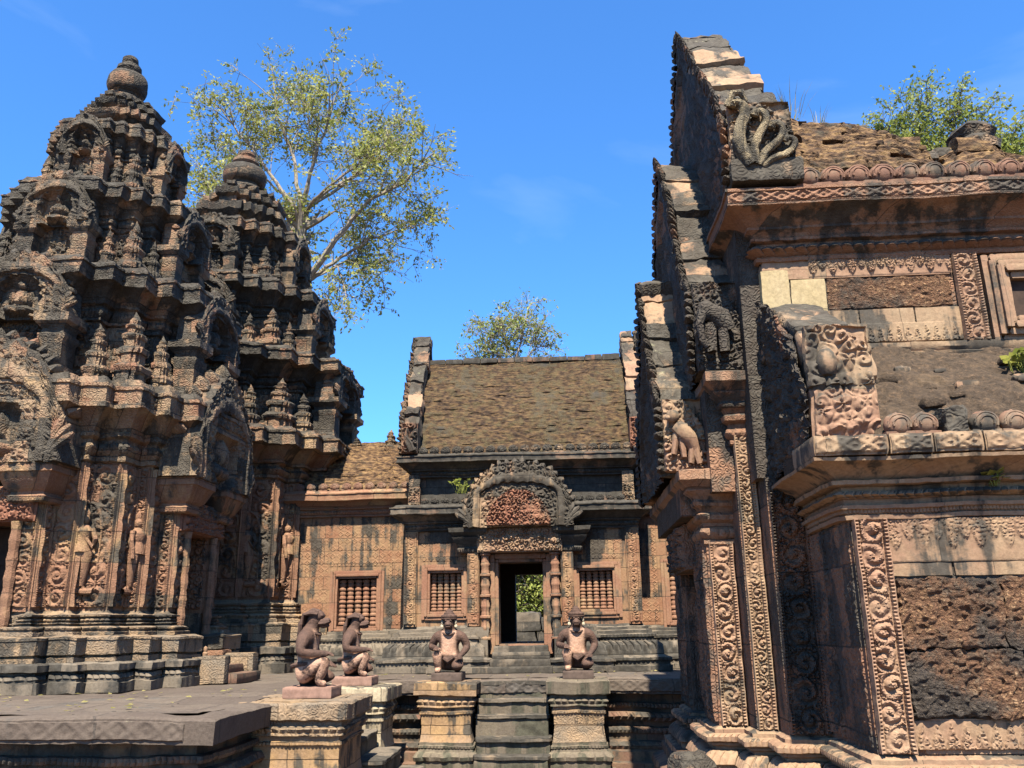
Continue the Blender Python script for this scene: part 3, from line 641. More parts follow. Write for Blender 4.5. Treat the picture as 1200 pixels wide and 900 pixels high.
mb.build('kerb', M['platform'], pl, rough=[(.006, .06), (.013, .3), (.012, .9)])
def sheet(x0, x1, y0, y1, z, st=.12):
    return np.array([[(x, y, z) for y in np.linspace(y0, y1, max(2, int((y1-y0)/st)))] for x in np.linspace(x0, x1, max(2, int((x1-x0)/st)))])
mb = MB(); mb.grid(sheet(-14, PX, PY, 20, PT), flip=True); mb.grid(sheet(PX, 4.5, 11, 20, PT), flip=True)
mb.build('paving', M['platform'], pl, rough=[(.012, .5), (.006, .1)])

def ped_prof(z1, o=1.):
    return [(.14, 0), (.14, .1), (.08, .11), (.08, .2), (.1, .21, .01, .07), (.11, .25, .018, .07), (.08, .29, .01, .07), (.06, .3), (.05, .33), (.06, .34, .01, .03), (.06, .365, .01, .03), (.045, .37), (.045, .4), (.04, .41), (.025, .5), (.02, .58), (.025, .585), (.025, .66), (.03, .69), (.045, .70, .008, .03), (.045, .725, .008, .03), (.03, .73), (.03, .77), (.06, .775), (.06, .79), (.055, .795, .01, .06), (.075, .83, .018, .06), (.06, .855, .01, .06), (.05, .86), (.05, .89), (.09, .9), (.1, .905), (.105, z1-.02), (.09, z1-.003), (-.05, z1)]
def pedestal(x0, x1, y0, y1, label, mat, zt=PT, cap='pedestal'):
    e = empty('stone_pedestal', ((x0+x1)/2, (y0+y1)/2, 0), label, 'pedestal', 'pedestals flanking the steps')
    P = [(x0+.07, y0+.07), (x1-.07, y0+.07), (x1-.07, y1-.07), (x0+.07, y1-.07)]; pr = ped_prof(zt)
    cut = [i for i, q in enumerate(pr) if abs(q[1]-.4) < .01][0]; cut2 = [i for i, q in enumerate(pr) if abs(q[1]-.77) < .001][0]
    mb = MB(); mb.mould(P, pr[:cut+1], cap=False, step=.05); mb.build('base', M['steps'], e, rough=[(.008, .07), (.012, .3)])
    mb = MB(); mb.mould(P, pr[cut:cut2+1], cap=False, step=.05); mb.build('shaft', mat, e, rough=[(.004, .07), (.01, .3)])
    mb = MB(); mb.mould(P, pr[cut2:], step=.05)
    mb.build('cap', M[cap], e, rough=[(.008, .07), (.012, .3)])
    return e
pedestal(-1.76, -1.1, 10.35, 11.0, 'ochre moulded pedestal left of the central steps below a kneeling statue', M['pedestal'])
pedestal(-.24, .42, 10.35, 11.0, 'grey moulded pedestal right of the central steps below a kneeling statue', M['tower_base'], 1.06, 'steps')
pedestal(-2.86, -1.95, 7.75, 8.65, 'moulded pedestal nearest the camera at the corner of the left platform', M['pedestal'], PT, 'tower_base')
pedestal(-2.86, -1.98, 9.6, 10.35, 'pedestal behind the nearest one, with pale whitish worn front, left of centre', M['pale'], PT, 'pale')
def stair(name, label, ox, oy, d, width, steps, mat):
    e = empty(name, (ox, oy, 0), label, 'stairs', 'stone stairs up to the platform'); d = np.array(d); U = np.array((-d[1], d[0]))
    for i, (dist0, dist1, z) in enumerate(steps):
        a = np.array((ox, oy))+U*width/2+d*dist0; b_ = np.array((ox, oy))-U*width/2+d*dist1
        mb = MB(); x0, x1 = sorted((a[0], b_[0])); y0, y1 = sorted((a[1], b_[1]))
        o_ = rng.uniform(-.012, .012); mb.rbox(x0+o_, x1+o_, y0+o_, y1+o_, max(0, z-.34), z-.05, 8, 40); td = MB(); td.rbox(x0-.012+o_, x1+.022+o_, y0-.03, y1+.0, z-.05, z, 12, 12)
        st_ = mb.build('step', mat, e, rough=[(.006, .08), (.012, .35)]); td.build('tread', M['hall_base'], st_, rough=[(.008, .06), (.012, .35)])
    return e
stair('stone_staircase', 'worn mossy central steps climbing to the hall doorway between two pedestals', -.67, 11.0, (0, -1), .84, [(-.1, .2, 1.03), (.0, .34, .85), (.0, .48, .68), (.0, .66, .45), (0, .82, .28), (0, .98, .13)], M['steps'])
stair('stone_staircase', 'dark side steps between the two left pedestals, seen edge on', -2.8, 9.12, (1, 0), .92, [(-.1, .25, 1.0), (0, .5, .82), (0, .75, .64), (0, 1.0, .46), (0, 1.25, .28), (0, 1.5, .12)], M['steps'])

# ------------------------------------------------------------------ the hall (long roofed hall with door)
HX0, HX1, HY, HYB = -2.36, 1.06, 12.6, 14.9; HC = -.66
hall = empty('temple_hall', (HC, 14.6, PT), 'sandstone hall with mossy brick roof, central doorway and baluster windows facing the steps', 'temple')
mb = MB()
def hprof(za, zb_, o):
    H = zb_-za; f = lambda q, t, *a: (q*o, za+H*t, *a)
    return [f(1, 0), f(1, .12), f(.93, .13), f(.93, .22), f(1.0, .23, .02, .06), f(1.0, .28, .02, .06), f(.85, .3), f(.72, .33), f(.72, .42), f(.7, .44, .03, .1), f(.66, .54, .05, .1), f(.5, .62, .03, .1), f(.4, .63), f(.4, .7), f(.47, .71, .018, .05), f(.47, .76, .018, .05), f(.34, .78), f(.34, .85), f(.2, .87), f(.2, .93), f(.05, .95), f(0, 1)]
mb.mould([(HX0, HYB), (HX0, HY), (-1.6, HY), (-1.6, HY-.16), (HC-.74, HY-.16), (HC-.74, HY+.3)], hprof(1.05, 1.68, .34), closed=False, step=.06)
mb.build('base_moulding', M['hall_base'], hall, rough=[(.005, .07), (.01, .4)]); mb = MB()
mb.mould([(HC+.74, HY+.3), (HC+.74, HY-.16), (.28, HY-.16), (.28, HY), (HX1, HY), (HX1, HYB)], hprof(1.05, 1.68, .34), closed=False, step=.06)
mb.build('base_moulding', M['hall_base'], hall, rough=[(.005, .07), (.01, .4)])
def wall(mb, x0, x1, z0, z1, y0, y1, openings):
    xs = sorted({x0, x1, *[o[0] for o in openings], *[o[1] for o in openings]}); zs = sorted({z0, z1, *[o[2] for o in openings], *[o[3] for o in openings]})
    for i in range(len(xs)-1):
        for j in range(len(zs)-1):
            a, b_, c, d = xs[i], xs[i+1], zs[j], zs[j+1]
            if any(o[0] <= a and b_ <= o[1] and o[2] <= c and d <= o[3] for o in openings): continue
            mb.box(a, b_, y0, y1, c, d, 0)
def tapestry_panel(mb, x0, x1, z0, z1, y, s=.1, depth=.009):
    mb.panel((x0, y, z0), (1, 0, 0), (0, 0, 1), (0, -1, 0), x1-x0, z1-z0, lambda u, v: tapestry(u, v, s), depth, .009, .004)
def window(par, x0, x1, z0, z1, y, nb=5, dirX=1):
    """framed window: x0..x1 opening with turned balusters, wall face at y"""
    fm = MB(); wd = .1
    for i, (w0, w1, pr_) in enumerate(((.0, .035, .02), (.035, .075, .05), (.075, .12, .03))):
        a0, a1 = x0-w1, x1+w1
        fm.box(x0-w1, x0-w0, y-pr_, y+.2, z0-w1, z1+w1); fm.box(x1+w0, x1+w1, y-pr_, y+.2, z0-w1, z1+w1)
        fm.box(x0-w0, x1+w0, y-pr_+.001, y+.2, z1+w0, z1+w1); fm.box(x0-w0, x1+w0, y-pr_+.001, y+.2, z0-w1, z0-w0)
    fr = fm.build('window', M['frame'], par, rough=(.004, .08))
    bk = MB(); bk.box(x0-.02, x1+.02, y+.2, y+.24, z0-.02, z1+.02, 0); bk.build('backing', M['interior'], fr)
    for k in range(nb):
        cx = x0+(k+.5)*(x1-x0)/nb; r = (x1-x0)/nb*.47; H = z1-z0; p = []
        ks = [0, 1, 1, .75, .95, .95, .7, 1, 1, .72, .86, .86, .68, .9, .9, .7, 1, 1, .68, .9, .9, .68, .86, .86, .72, 1, 1, .7, .95, .95, .75, 1, 1, 0]
        for i, q in enumerate(ks): p.append((r*max(q, .02), z0+H*i/(len(ks)-1)))
        q = MB(); q.lathe(p, cx, y+.1, 10); q.build('baluster', M['frame'], fr, smooth=25)
    return fr
door = (HC-.32, HC+.32, 1.42, 2.55); wl = (-2.0, -1.5, 1.86, 2.44); wr = (.16, .68, 1.86, 2.44)
mb = MB(); wall(mb, HX0+.1, HX1-.1, 1.2, 3.1, HY, HY+.3, [door, wl, wr])
for a, b_, c, d in ((HX0+.24, -1.38, 2.58, 3.02), (.04, HX1-.24, 2.58, 3.02)): tapestry_panel(mb, a, b_, c, d, HY-.004)
mb.build('front_wall', M['hall_wall'], hall)
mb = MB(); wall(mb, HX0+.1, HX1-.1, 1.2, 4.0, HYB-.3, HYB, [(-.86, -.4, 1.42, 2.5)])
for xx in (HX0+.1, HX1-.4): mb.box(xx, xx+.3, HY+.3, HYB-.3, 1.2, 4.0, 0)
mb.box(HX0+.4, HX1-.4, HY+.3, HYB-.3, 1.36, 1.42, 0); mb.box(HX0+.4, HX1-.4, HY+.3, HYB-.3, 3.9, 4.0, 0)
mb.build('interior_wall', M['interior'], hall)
window(hall, -1.98, -1.52, 1.88, 2.42, HY); window(hall, .18, .66, 1.88, 2.42, HY)
for xa, xb in ((HX0, HX0+.2), (HX1-.2, HX1)):
    mb = MB(); mb.box(xa, xb, HY-.05, HY+.4, 1.66, 3.06)
    mb.panel((xa+.01, HY-.052, 1.7), (1, 0, 0), (0, 0, 1), (0, -1, 0), .18, 1.3, lambda u, v: rinceau(u, v, .18, 1.3, .06), .02, .009)
    mb.build('corner_pilaster', M['hall_wall'], hall, rough=(.004, .08))
# doorway: frame, colonettes, pilasters, lintel, pediment
fm = MB()
for i, (w0, w1, pr_) in enumerate(((0, .05, .06), (.05, .12, .1))):
    a, b_, c, d = door
    fm.box(a-w1, a-w0, HY-pr_, HY+.3, c-.12*(i+.2), d+w1); fm.box(b_+w0, b_+w1, HY-pr_, HY+.3, c-.12*(i+.2), d+w1); fm.box(a-w0, b_+w0, HY-pr_+.002, HY+.3, d+w0, d+w1)
    fm.box(a-w0, b_+w0, HY-pr_+.002, HY+.3, c-.07-w0, c-w0*.6)
fm.build('door_frame', M['frame'], hall, rough=(.004, .1))
for sg in (-1, 1):
    q = MB(); q.box(HC+sg*.64-.18, HC+sg*.64+.18, HY-.24, HY+.1, 1.05, 1.5); q.box(HC+sg*.62-.17, HC+sg*.62+.17, HY-.22, HY+.1, 1.5, 1.66); q.build('pilaster_foot', M['hall_base'], hall, rough=(.008, .08))
    q = MB(); p = []
    for i in range(33):
        f = i/32; rr = .058*(1+.28*(i % 8 == 0)+.16*(i % 4 == 0)+.06*(i % 2)); p += [(rr, 1.5+1.16*f-.012), (rr, 1.5+1.16*f+.012)]
    q.lathe(p, HC+sg*.5, HY-.16, 10); q.build('colonette', M['frame'], hall, smooth=25)
    q = MB(); a = HC+sg*.67; q.box(a-.09, a+.09, HY-.2, HY+.1, 1.66, 2.7)
    q.panel((a-.085, HY-.202, 1.7), (1, 0, 0), (0, 0, 1), (0, -1, 0), .17, .98, lambda u, v: rinceau(u, v, .17, .98, .06), .02, .009)
    q.build('door_pilaster', M['hall_wall'], hall, rough=(.005, .08))
    q = MB(); a = HC+sg*.74; P = [(a-.15, HY-.22), (a+.15, HY-.22), (a+.15, HY+.1), (a-.15, HY+.1)]
    q.mould(P, [(-.03, 2.68), (.0, 2.7), (.01, 2.74, .008, .03), (-.02, 2.77), (.0, 2.8), (.06, 2.86), (.08, 2.9), (.04, 2.91), (.12, 2.97), (.13, 3.03), (0, 3.035)], step=.05); q.build('capital', M['hall_black'], hall, rough=(.006, .08))
q = MB(); q.box(HC-.62, HC+.62, HY-.26, HY+.1, 2.68, 3.03)
q.panel((HC-.6, HY-.265, 2.69), (1, 0, 0), (0, 0, 1), (0, -1, 0), 1.2, .33, lambda u, v: .5*np.clip(1-np.abs(v-.17-.03*np.sin(u*16))/.05, 0, 1)+.75*foliage(u, v, .085, 4), .05, .008)
q.build('lintel', M['lib_tan'], hall, rough=(.004, .06))
pd = pediment(hall, 'pediment', (HC, HY-.2, 3.03), (1, 0, 0), (0, -1, 0), 1.5, .9, .3, M['hall_relief'], 61, res=.014, relief=.07, pw=3.0)
q = MB(); q.panel((HC-.46, HY-.4, 3.04), (1, 0, 0), (0, 0, 1), (0, -1, 0), .92, .52, lambda u, v: np.where(np.hypot((u-.46)/.46, v/.52)**2.6 < 1, foliage(u, v, .075, 71), -2.0), .05, .009); q.build('tympanum', M['red_relief'], pd)
# steps to the door
for i, (d0, z) in enumerate(((.62, 1.14), (.52, 1.23), (.42, 1.32), (.3, 1.4))):
    q = MB(); q.rbox(HC-.44+.02*i, HC+.44-.02*i, HY-d0, HY+.25, z-.1, z, 6, 40); q.build('door_step', M['hall_base'], hall, rough=[(.006, .08)])
# lower cornice with lotus row, attic, upper cornice
CP = [(HX0+.05, HYB), (HX0+.05, HY-.02), (HX1-.05, HY-.02), (HX1-.05, HYB)]
mb = MB(); mb.mould(CP, cornice_prof(3.02, 3.4, .24, .05, -.25), step=.06); mb.build('lower_cornice', M['hall_black'], hall, rough=[(.005, .07), (.012, .4)])
mb = MB(); mb.box(HX0+.18, HX1-.18, HY+.12, HYB-.1, 3.35, 3.95, 0)
mb.build('attic', M['hall_black'], hall)
AP = [(HX0+.12, HYB), (HX0+.12, HY+.08), (HX1-.12, HY+.08), (HX1-.12, HYB)]
mb = MB(); mb.mould(AP, cornice_prof(3.82, 4.16, .24, .05, -.2), step=.06); mb.build('upper_cornice', M['hall_black'], hall, rough=[(.005, .07), (.014, .4)])
for xa in (HX0+.04, HX1-.2):
    q = MB(); q.box(xa, xa+.17, HY-.02, HY+.3, 3.62, 3.86); q.panel((xa+.005, HY-.024, 3.4), (1, 0, 0), (0, 0, 1), (0, -1, 0), .16, .26, lambda u, v: foliage(u, v, .07, 9), .04, .009); q.box(xa, xa+.17, HY-.02, HY+.3, 3.38, 3.62)
    q.build('attic_pilaster', M['tower_top'], hall, rough=(.008, .07))
def antefix(par, x, y, z, r, mat, dirv=(0, -1)):
    q = MB(); d = np.array((*dirv, 0.)); U = np.array((-d[1], d[0], 0))
    th = np.linspace(0, math.pi, 9); ph = np.linspace(0, 2*math.pi, 14, endpoint=False)
    P = np.array([[(np.array((x, y, z+r*.85))+U*r*math.sin(t)*math.cos(p)*1.05+d*r*.75*math.sin(t)*math.sin(p)+np.array((0, 0, -r*.9*math.cos(t)))) for p in ph] for t in th])
    q.grid(P, cv=True); q.leaf((x, y, z+r*1.5), (0, 0, 1), U, r*.32, r*.26, r*.26)
    c = np.array((x, y, z+r*.8)); Z = np.array((0, 0, 1.))
    for k, wr in ((.8, .1), (.5, .08)):
        pts = []
        for t in np.linspace(-.3, math.pi+.3, 13):
            uu, zz = math.cos(t)*k, math.sin(t)*k*.95; pts.append(c+U*r*uu+Z*r*zz+d*r*.77*math.sqrt(max(0, 1-(uu/1.02)**2-(zz/.95)**2)))
        q.tube(pts, wr*r, 5)
    q.rbox(x-r*1.05, x+r*1.05, y-r*.5, y+r*.5, z-.01, z+r*.3, 2, 30)
    return q.build('lotus_antefix', mat, par, rough=(.006, .05))
for i in range(19):
    antefix(hall, -2.1+i*(3.06/18), HY-.06, 4.155, .07, M['tower_black'])
for i in range(5): antefix(hall, -2.05+i*.15, HY-.14, 3.395, .058, M['tower_black'])
for i in range(5): antefix(hall, .22+i*.15, HY-.14, 3.395, .058, M['tower_black'])
# brick roof: courses stepping up a curved vault
def vault(par, name, x0, x1, prof, mat, course=.05, jit=.012, seed=0, ragged=None):
    L = np.concatenate([[0], np.cumsum([math.dist(prof[i], prof[i+1]) for i in range(len(prof)-1)])]); n = int(L[-1]/course)
    nx = int((x1-x0)/.035); xs = np.linspace(x0, x1, nx); rows = []; r = np.random.RandomState(seed)
    pv = np.array(prof)
    for i in range(n+1):
        l = L[-1]*i/n; y = np.interp(l, L, pv[:, 0]); z = np.interp(l, L, pv[:, 1]); nb = nx//4+2
        j = np.repeat(r.uniform(-1, 1, nb), 4)[r.randint(0, 4):][:nx]*jit + r.uniform(-1, 1, nx)*.3*jit
        j2 = j + r.uniform(-.2, .2)*jit
        a = np.stack([xs, y+j, np.full(nx, z)+j*.2], -1); b_ = np.stack([xs, y+j2+.012, np.full(nx, z+course*.62)+j*.4], -1)
        rows += [a, b_]
    G = np.array(rows)
    mb = MB(); mb.grid(G, flip=True); return mb.build(name, mat, par, smooth=20, rough=[(.012, .09), (.03, .5)])
def ogive(y0, z0, y1, z1, bulge=.22, n=24):
    return [(y0+(y1-y0)*f, z0+(z1-z0)*(f+bulge*math.sin(math.pi*f))) for f in np.linspace(0, 1, n)]
rf = vault(hall, 'roof', HX0+.12, HX1-.02, ogive(HY+.06, 4.16, 13.75, 5.97, .12), M['brick'], .05, .014)
mb = MB(); mb.grid(np.array([[(x, 13.75+(HYB-13.75)*f, 5.97-1.8*f**1.5) for f in np.linspace(0, 1, 12)] for x in np.linspace(HX0+.12, HX1-.02, 10)]), flip=True); mb.build('rear_roof', M['brick'], rf)
mb = MB()
for i in range(11):
    a = HX0+.14+i*(HX1-HX0-.2)/11; mb.rbox(a, a+(HX1-HX0-.2)/11-.006, 13.66, 13.86, 5.93, 6.0+rng.uniform(0, .03), 4)
mb.build('ridge_course', M['hall_black'], rf, rough=(.008, .1))
def gable(par, x0, x1, curve, yc, mat_top, nseg, seed, front_sign, mat_front, inner=.3, name='gable', fr_relief=.07, end_relief=True, cols=None):
    """profile gable standing in the plane x = x0..x1; curve = near half of the extrados [(y, z)] from foot to apex (yc)"""
    c = np.array(curve, float); L = np.concatenate([[0], np.cumsum(np.hypot(*np.diff(c, axis=0).T))]); f = lambda l: np.array((np.interp(l, L, c[:, 0]), np.interp(l, L, c[:, 1])))
    zb = c[0][1]
    full = np.vstack([c, np.stack([2*yc-c[::-1, 0], c[::-1, 1]], -1)[1:]])
    mb = MB(); ins = .06; xa, xb = (x0+.05, x1-.04)
    # core slab
    n = 60; Lf = np.concatenate([[0], np.cumsum(np.hypot(*np.diff(full, axis=0).T))]); ll = np.linspace(0, Lf[-1], n)
    yy = np.interp(ll, Lf, full[:, 0]); zz = np.interp(ll, Lf, full[:, 1])-.03; ny = 40; tt = np.linspace(0, 1, ny)
    Yg = np.repeat(yy[:, None], ny, 1); Zg = zb+(zz-zb)[:, None]*tt[None]
    ext = np.minimum.reduce([np.hypot(Yg[..., None]-yy[None, None, ::3], Zg[..., None]-zz[None, None, ::3]).min(-1)])
    d = np.where(ext < .17, .5+.6*foliage(Yg, Zg, .09, seed), np.where(ext < .26, .95, np.where(ext < .31, .25, .12+.6*foliage(Yg, Zg, .13, seed+2))))
    fx = (xa if front_sign < 0 else xb)+front_sign*d*fr_relief
    mb.grid(np.stack([fx, Yg, Zg], -1), flip=front_sign > 0)
    bx_ = xb if front_sign < 0 else xa
    mb.grid(np.stack([np.full((n, 2), bx_), Yg[:, [0, -1]], Zg[:, [0, -1]]], -1), flip=front_sign < 0)
    g_ = mb.build(name, mat_front, par, rough=[(.012, .05), (.02, .3)])
    # arch roll along the front
    # extrados blocks
    for side in (1, -1):
        if side < 0: k0 = max(2, nseg//2)
        else: k0 = nseg
        cuts = np.sort(np.concatenate([[0, L[-1]], (np.arange(1, k0)+np.array([rng.uniform(-.25, .25) for _ in range(k0-1)]))*L[-1]/k0]))
        for i in range(k0):
            a, b_ = f(cuts[i]), f(cuts[i+1]-.006); tq = (b_-a)/np.hypot(*(b_-a)); nq = np.array((-tq[1], tq[0])); nq = nq if nq[1] > 0 or nq[0] < 0 else -nq
            o = rng.uniform(-.03, .055); X0 = x0+rng.uniform(-.01, .02); X1 = x1+rng.uniform(-.03, .02)
            ca, cb = a+nq*o, b_+nq*o; ia, ib = a-nq*inner*.6, b_-nq*inner*.6
            cs = []
            for k in range(8):
                x = X1 if k & 1 else X0; p = (cb if k & 2 else ca) if k & 4 else (ib if k & 2 else ia)
                y = p[0] if side > 0 else 2*yc-p[0]; cs.append((x, y, p[1]))
            q = MB(); q.hexa(cs, 6, 22); q.build('coping_block', rng.choice(cols or [mat_top]), g_, rough=[(.02, .07), (.03, .25), (.008, .025)])
    # fringe of leaves on the front edge
    q = MB(); nl = int(L[-1]/.07)
    for side in (1, -1):
        for i in range(nl):
            p = f((i+.5)/nl*L[-1]); t_ = f((i+.5)/nl*L[-1]+.02)-f((i+.5)/nl*L[-1]-.02); nq = np.array((-t_[1], t_[0])); nq = nq/max(1e-6, np.hypot(*nq)); nq = nq if nq[1] > 0 or nq[0] < 0 else -nq
            y = p[0] if side > 0 else 2*yc-p[0]; X = x0 if front_sign < 0 else x1
            q.leaf((X+front_sign*.0, y-(nq[0]*.05)*side, p[1]-nq[1]*.05), (front_sign*.35, nq[0]*side*.9, nq[1]*.9), (0, -nq[1]*side, nq[0]), rng.uniform(.08, .17), rng.uniform(.03, .055), rng.uniform(.03, .055))
    q.build('flame_fringe', mat_front, g_, rough=(.008, .05))
    return g_
hc = [(HY-.1, 4.16), (HY-.1, 4.62), (12.68, 4.9), (12.95, 5.3), (13.25, 5.75), (13.5, 6.12), (13.66, 6.36), (13.75, 6.44)]
gable(hall, HX0-.07, HX0+.18, hc, 13.75, M['lib_top'], 9, 3, -1, M['tower_top'], cols=[M['lib_top'], M['tower_black'], M['lib_pink']])
gable(hall, HX1-.05, HX1+.2, hc, 13.75, M['lib_top'], 9, 4, 1, M['tower_top'], cols=[M['lib_top'], M['tower_black'], M['lib_pink']])
for xa in (HX0-.06, HX1-.06):
    q = MB(); q.box(xa, xa+.25, HY-.16, HY+.2, 4.17, 4.64); q.panel((xa+.005, HY-.162, 4.18), (1, 0, 0), (0, 0, 1), (0, -1, 0), .24, .45, lambda u, v: foliage(u, v, .12, 15), .06, .009)
    for k in range(3): q.tube([(xa+.2-.02*k, HY-.2, 4.2), (xa+.15-.04*k, HY-.22, 4.32+.02*k), (xa+.06+.02*k, HY-.24, 4.44+.05*k)], [.03, .025, .02], 7)
    q.build('naga_end', M['red_relief'], hall, rough=(.01, .06))
# west wing (lower roof)
WX0, WX1, WY = -4.7, -2.3, 13.6
mb = MB(); mb.mould([(WX0, 15.6), (WX0, WY), (WX1-.05, WY), (WX1-.05, 15.6)], hprof(1.05, 1.66, .3), step=.06, cap=False); mb.build('wing_base', M['hall_base'], hall, rough=[(.005, .07), (.01, .4)])
ww = (-3.62, -2.96, 1.68, 2.44)
mb = MB(); wall(mb, WX0, WX1, 1.2, 3.46, WY, WY+.3, [ww])
tapestry_panel(mb, WX0+.42, ww[0]-.14, 1.7, 3.4, WY-.004, .115); tapestry_panel(mb, ww[1]+.14, WX1-.05, 1.7, 3.4, WY-.004, .115); tapestry_panel(mb, ww[0]-.14, ww[1]+.14, ww[3]+.16, 3.4, WY-.004, .115)
wg = mb.build('wing_wall', M['hall_wall'], hall)
window(wg, ww[0]+.02, ww[1]-.02, ww[2]+.02, ww[3]-.02, WY)
q = MB(); q.box(WX0+.22, WX0+.4, WY-.05, WY+.1, 1.66, 3.4); q.panel((WX0+.23, WY-.052, 1.7), (1, 0, 0), (0, 0, 1), (0, -1, 0), .16, 1.66, lambda u, v: rinceau(u, v, .16, 1.66, .05), .018, .009); q.build('wing_pilaster', M['frame'], hall)
mb = MB(); mb.mould([(WX0, 15.6), (WX0, WY-.02), (WX1, WY-.02), (WX1, 15.6)], cornice_prof(3.38, 3.8, .22, .045, -.2), step=.06); mb.build('wing_cornice', M['frame'], hall, rough=[(.005, .07), (.012, .4)])
vault(hall, 'wing_roof', WX0+.1, WX1, ogive(WY-.06, 3.8, 14.6, 4.78, .16), M['brick_warm'], .07, .035, 5)
mb = MB(); mb.grid(np.array([[(x, 14.6+1.0*f, 4.66-.9*f) for f in np.linspace(0, 1, 6)] for x in np.linspace(WX0+.1, WX1, 10)]), flip=True); mb.build('wing_rear_roof', M['brick_warm'], hall)
for i in range(11): antefix(hall, WX0+.45+i*.19, WY-.13, 3.79, .075, M['lotus'])
for x_, h_ in ((-3.0, .42), (-3.6, .3)): q = MB(); antefix_tower(q, x_, 14.5, 4.6, .2, h_); q.build('ridge_finial', M['tower_top'], hall, rough=(.015, .06))
# east wing, glimpsed right of the hall
EX0, EX1, EY = 1.0, 2.4, 13.1
mb = MB(); mb.mould([(EX0, 16), (EX0, EY), (EX1, EY), (EX1, 16)], hprof(1.05, 1.66, .3), step=.06, cap=False); mb.build('porch_base', M['hall_base'], hall, rough=[(.005, .07), (.01, .4)])
mb = MB(); wall(mb, EX0, EX1, 1.2, 3.3, EY, EY+.3, [(1.5, 2.0, 1.7, 2.5)]); tapestry_panel(mb, EX0+.05, 1.36, 1.7, 3.2, EY-.004, .1); pw_ = mb.build('porch_wall', M['hall_wall'], hall)
window(pw_, 1.52, 1.98, 1.72, 2.48, EY, 4)
mb = MB(); mb.mould([(EX0, 16), (EX0, EY-.02), (EX1, EY-.02), (EX1, 16)], cornice_prof(3.25, 3.62, .22, .05, -.2), step=.06); mb.build('porch_cornice', M['hall_black'], hall, rough=[(.005, .07), (.012, .4)])
vault(hall, 'porch_roof', EX0+.05, EX1-.1, ogive(EY-.04, 3.62, 14.6, 5.0, .16), M['brick'], .06, .016, 8)

# ------------------------------------------------------------------ library on the right
LX = 1.78; LYC = 8.0; LE = 6.6
lib = empty('library_building', (3.5, LYC, 0), 'tall carved library with three stepped gables and laterite walls filling the right side', 'temple')
AY, NY = 5.5, 6.4
# base of aisle, porch and gable front: stepped plan on the camera side
LP = [(LE, LYC+2.5), (1.95, LYC+2.5), (1.6, 9.6), (1.42, 9.3), (1.16, 9.0), (1.16, 8.36), (1.7, 8.36), (1.7, 7.64), (1.16, 7.64), (1.14, 7.0), (1.36, 7.0), (1.36, 6.68), (1.52, 6.68), (1.52, 6.4), (1.84, 6.4), (1.78, AY), (LE, AY)]
LP = [(LE, 10.5), (1.78, 10.5), (1.78, 9.6), (1.52, 9.6), (1.52, 9.32), (1.36, 9.32), (1.36, 9.0), (1.12, 9.0), (1.12, 8.34), (1.75, 8.34), (1.75, 7.66), (1.12, 7.66), (1.12, 7.0), (1.34, 7.0), (1.34, 6.7), (1.5, 6.7), (1.5, 6.42), (1.78, 6.42), (1.78, AY), (LE, AY)]
mb = MB(); mb.mould(LP, [(.36, 0), (.36, .2), (.3, .22), (.3, .34), (.32, .36, .012, .06), (.31, .42, .014, .06), (.22, .46), (.22, .54), (.2, .56)], step=.08, cap=False); mb.build('plinth', M['plat_side'], lib, rough=[(.01, .08), (.015, .4)])
mb = MB(); mb.mould(LP, [(.2, .55), (.2, .6), (.14, .61), (.14, .65), (.16, .66, .01, .06), (.14, .7, .016, .06), (.1, .74, .01, .06), (.05, .75), (.05, .77), (.08, .78), (.08, .8), (.12, .81, .01, .04), (.12, .84, .012, .04), (.1, .855, .01, .04), (.05, .86), (.05, .885), (.02, .9), (0, .905)], step=.05); mb.build('base_moulding', M['lib_tan'], lib, rough=[(.004, .06), (.01, .4)])
ZB, ZT = .9, 2.27
mb = MB(); mb.mould(LP, [(0, .89), (0, 2.7)], step=.2, cap=True); mb.build('core_wall', M['lib_dark'], lib)
def lib_panel(x0, x1, y, z0, z1, fn, depth, mat, name, res=.005, par=lib):
    q = MB(); q.panel((x0, y-.003, z0), (1, 0, 0), (0, 0, 1), (0, -1, 0), x1-x0, z1-z0, fn, depth, res, .012); return q.build(name, mat, par, rough=(.002, .05))
rc = lambda w_, h, r=None, sd=0: (lambda u, v: rinceau(u, v, w_, h, r, sd))
lib_panel(1.785, 1.99, AY-.02, ZB+.01, ZT, rc(.205, ZT-ZB-.01, .088, 1), .045, M['lib_pink'], 'corner_pilaster', .0045)
lib_panel(1.135, 1.33, 7.0, ZB+.01, ZT, rc(.195, ZT-ZB-.01, .084, 2), .045, M['lib_pink'], 'porch_pilaster', .0055)
lib_panel(1.345, 1.49, 6.7, ZB+.01, 3.1, lambda u, v: rinceau(u, v, .145, 2.2, .05, 5), .035, M['lib_tan'], 'inner_pilaster', .0055)
lib_panel(1.505, 1.775, 6.42, ZB+.01, 2.6, rc(.27, 1.69, .1, 7), .055, M['lib_dark'], 'recessed_pilaster', .006)
q = MB(); q.panel((1.778-.003, 6.36, .93), (0, -1, 0), (0, 0, 1), (-1, 0, 0), .3, 1.33, rc(.3, 1.33, .1, 4), .02, .008); q.panel((1.775, 6.0, .93), (0, -1, 0), (0, 0, 1), (-1, 0, 0), .46, 1.33, lambda u, v: foliage(u, v, .12, 8)*.5, .02, .01); q.build('side_panel', M['lib_dark'], lib)
for ya, yb in ((7.02, 7.3), (7.32, 7.6), (8.4, 8.68), (8.7, 8.98)):
    q = MB(); q.panel((1.117, yb, .93), (0, -1, 0), (0, 0, 1), (-1, 0, 0), yb-ya, 1.5, rc(yb-ya, 1.5, .09, 6), .03, .009)
    q.build('jamb_panel', M['lib_dark'], lib)
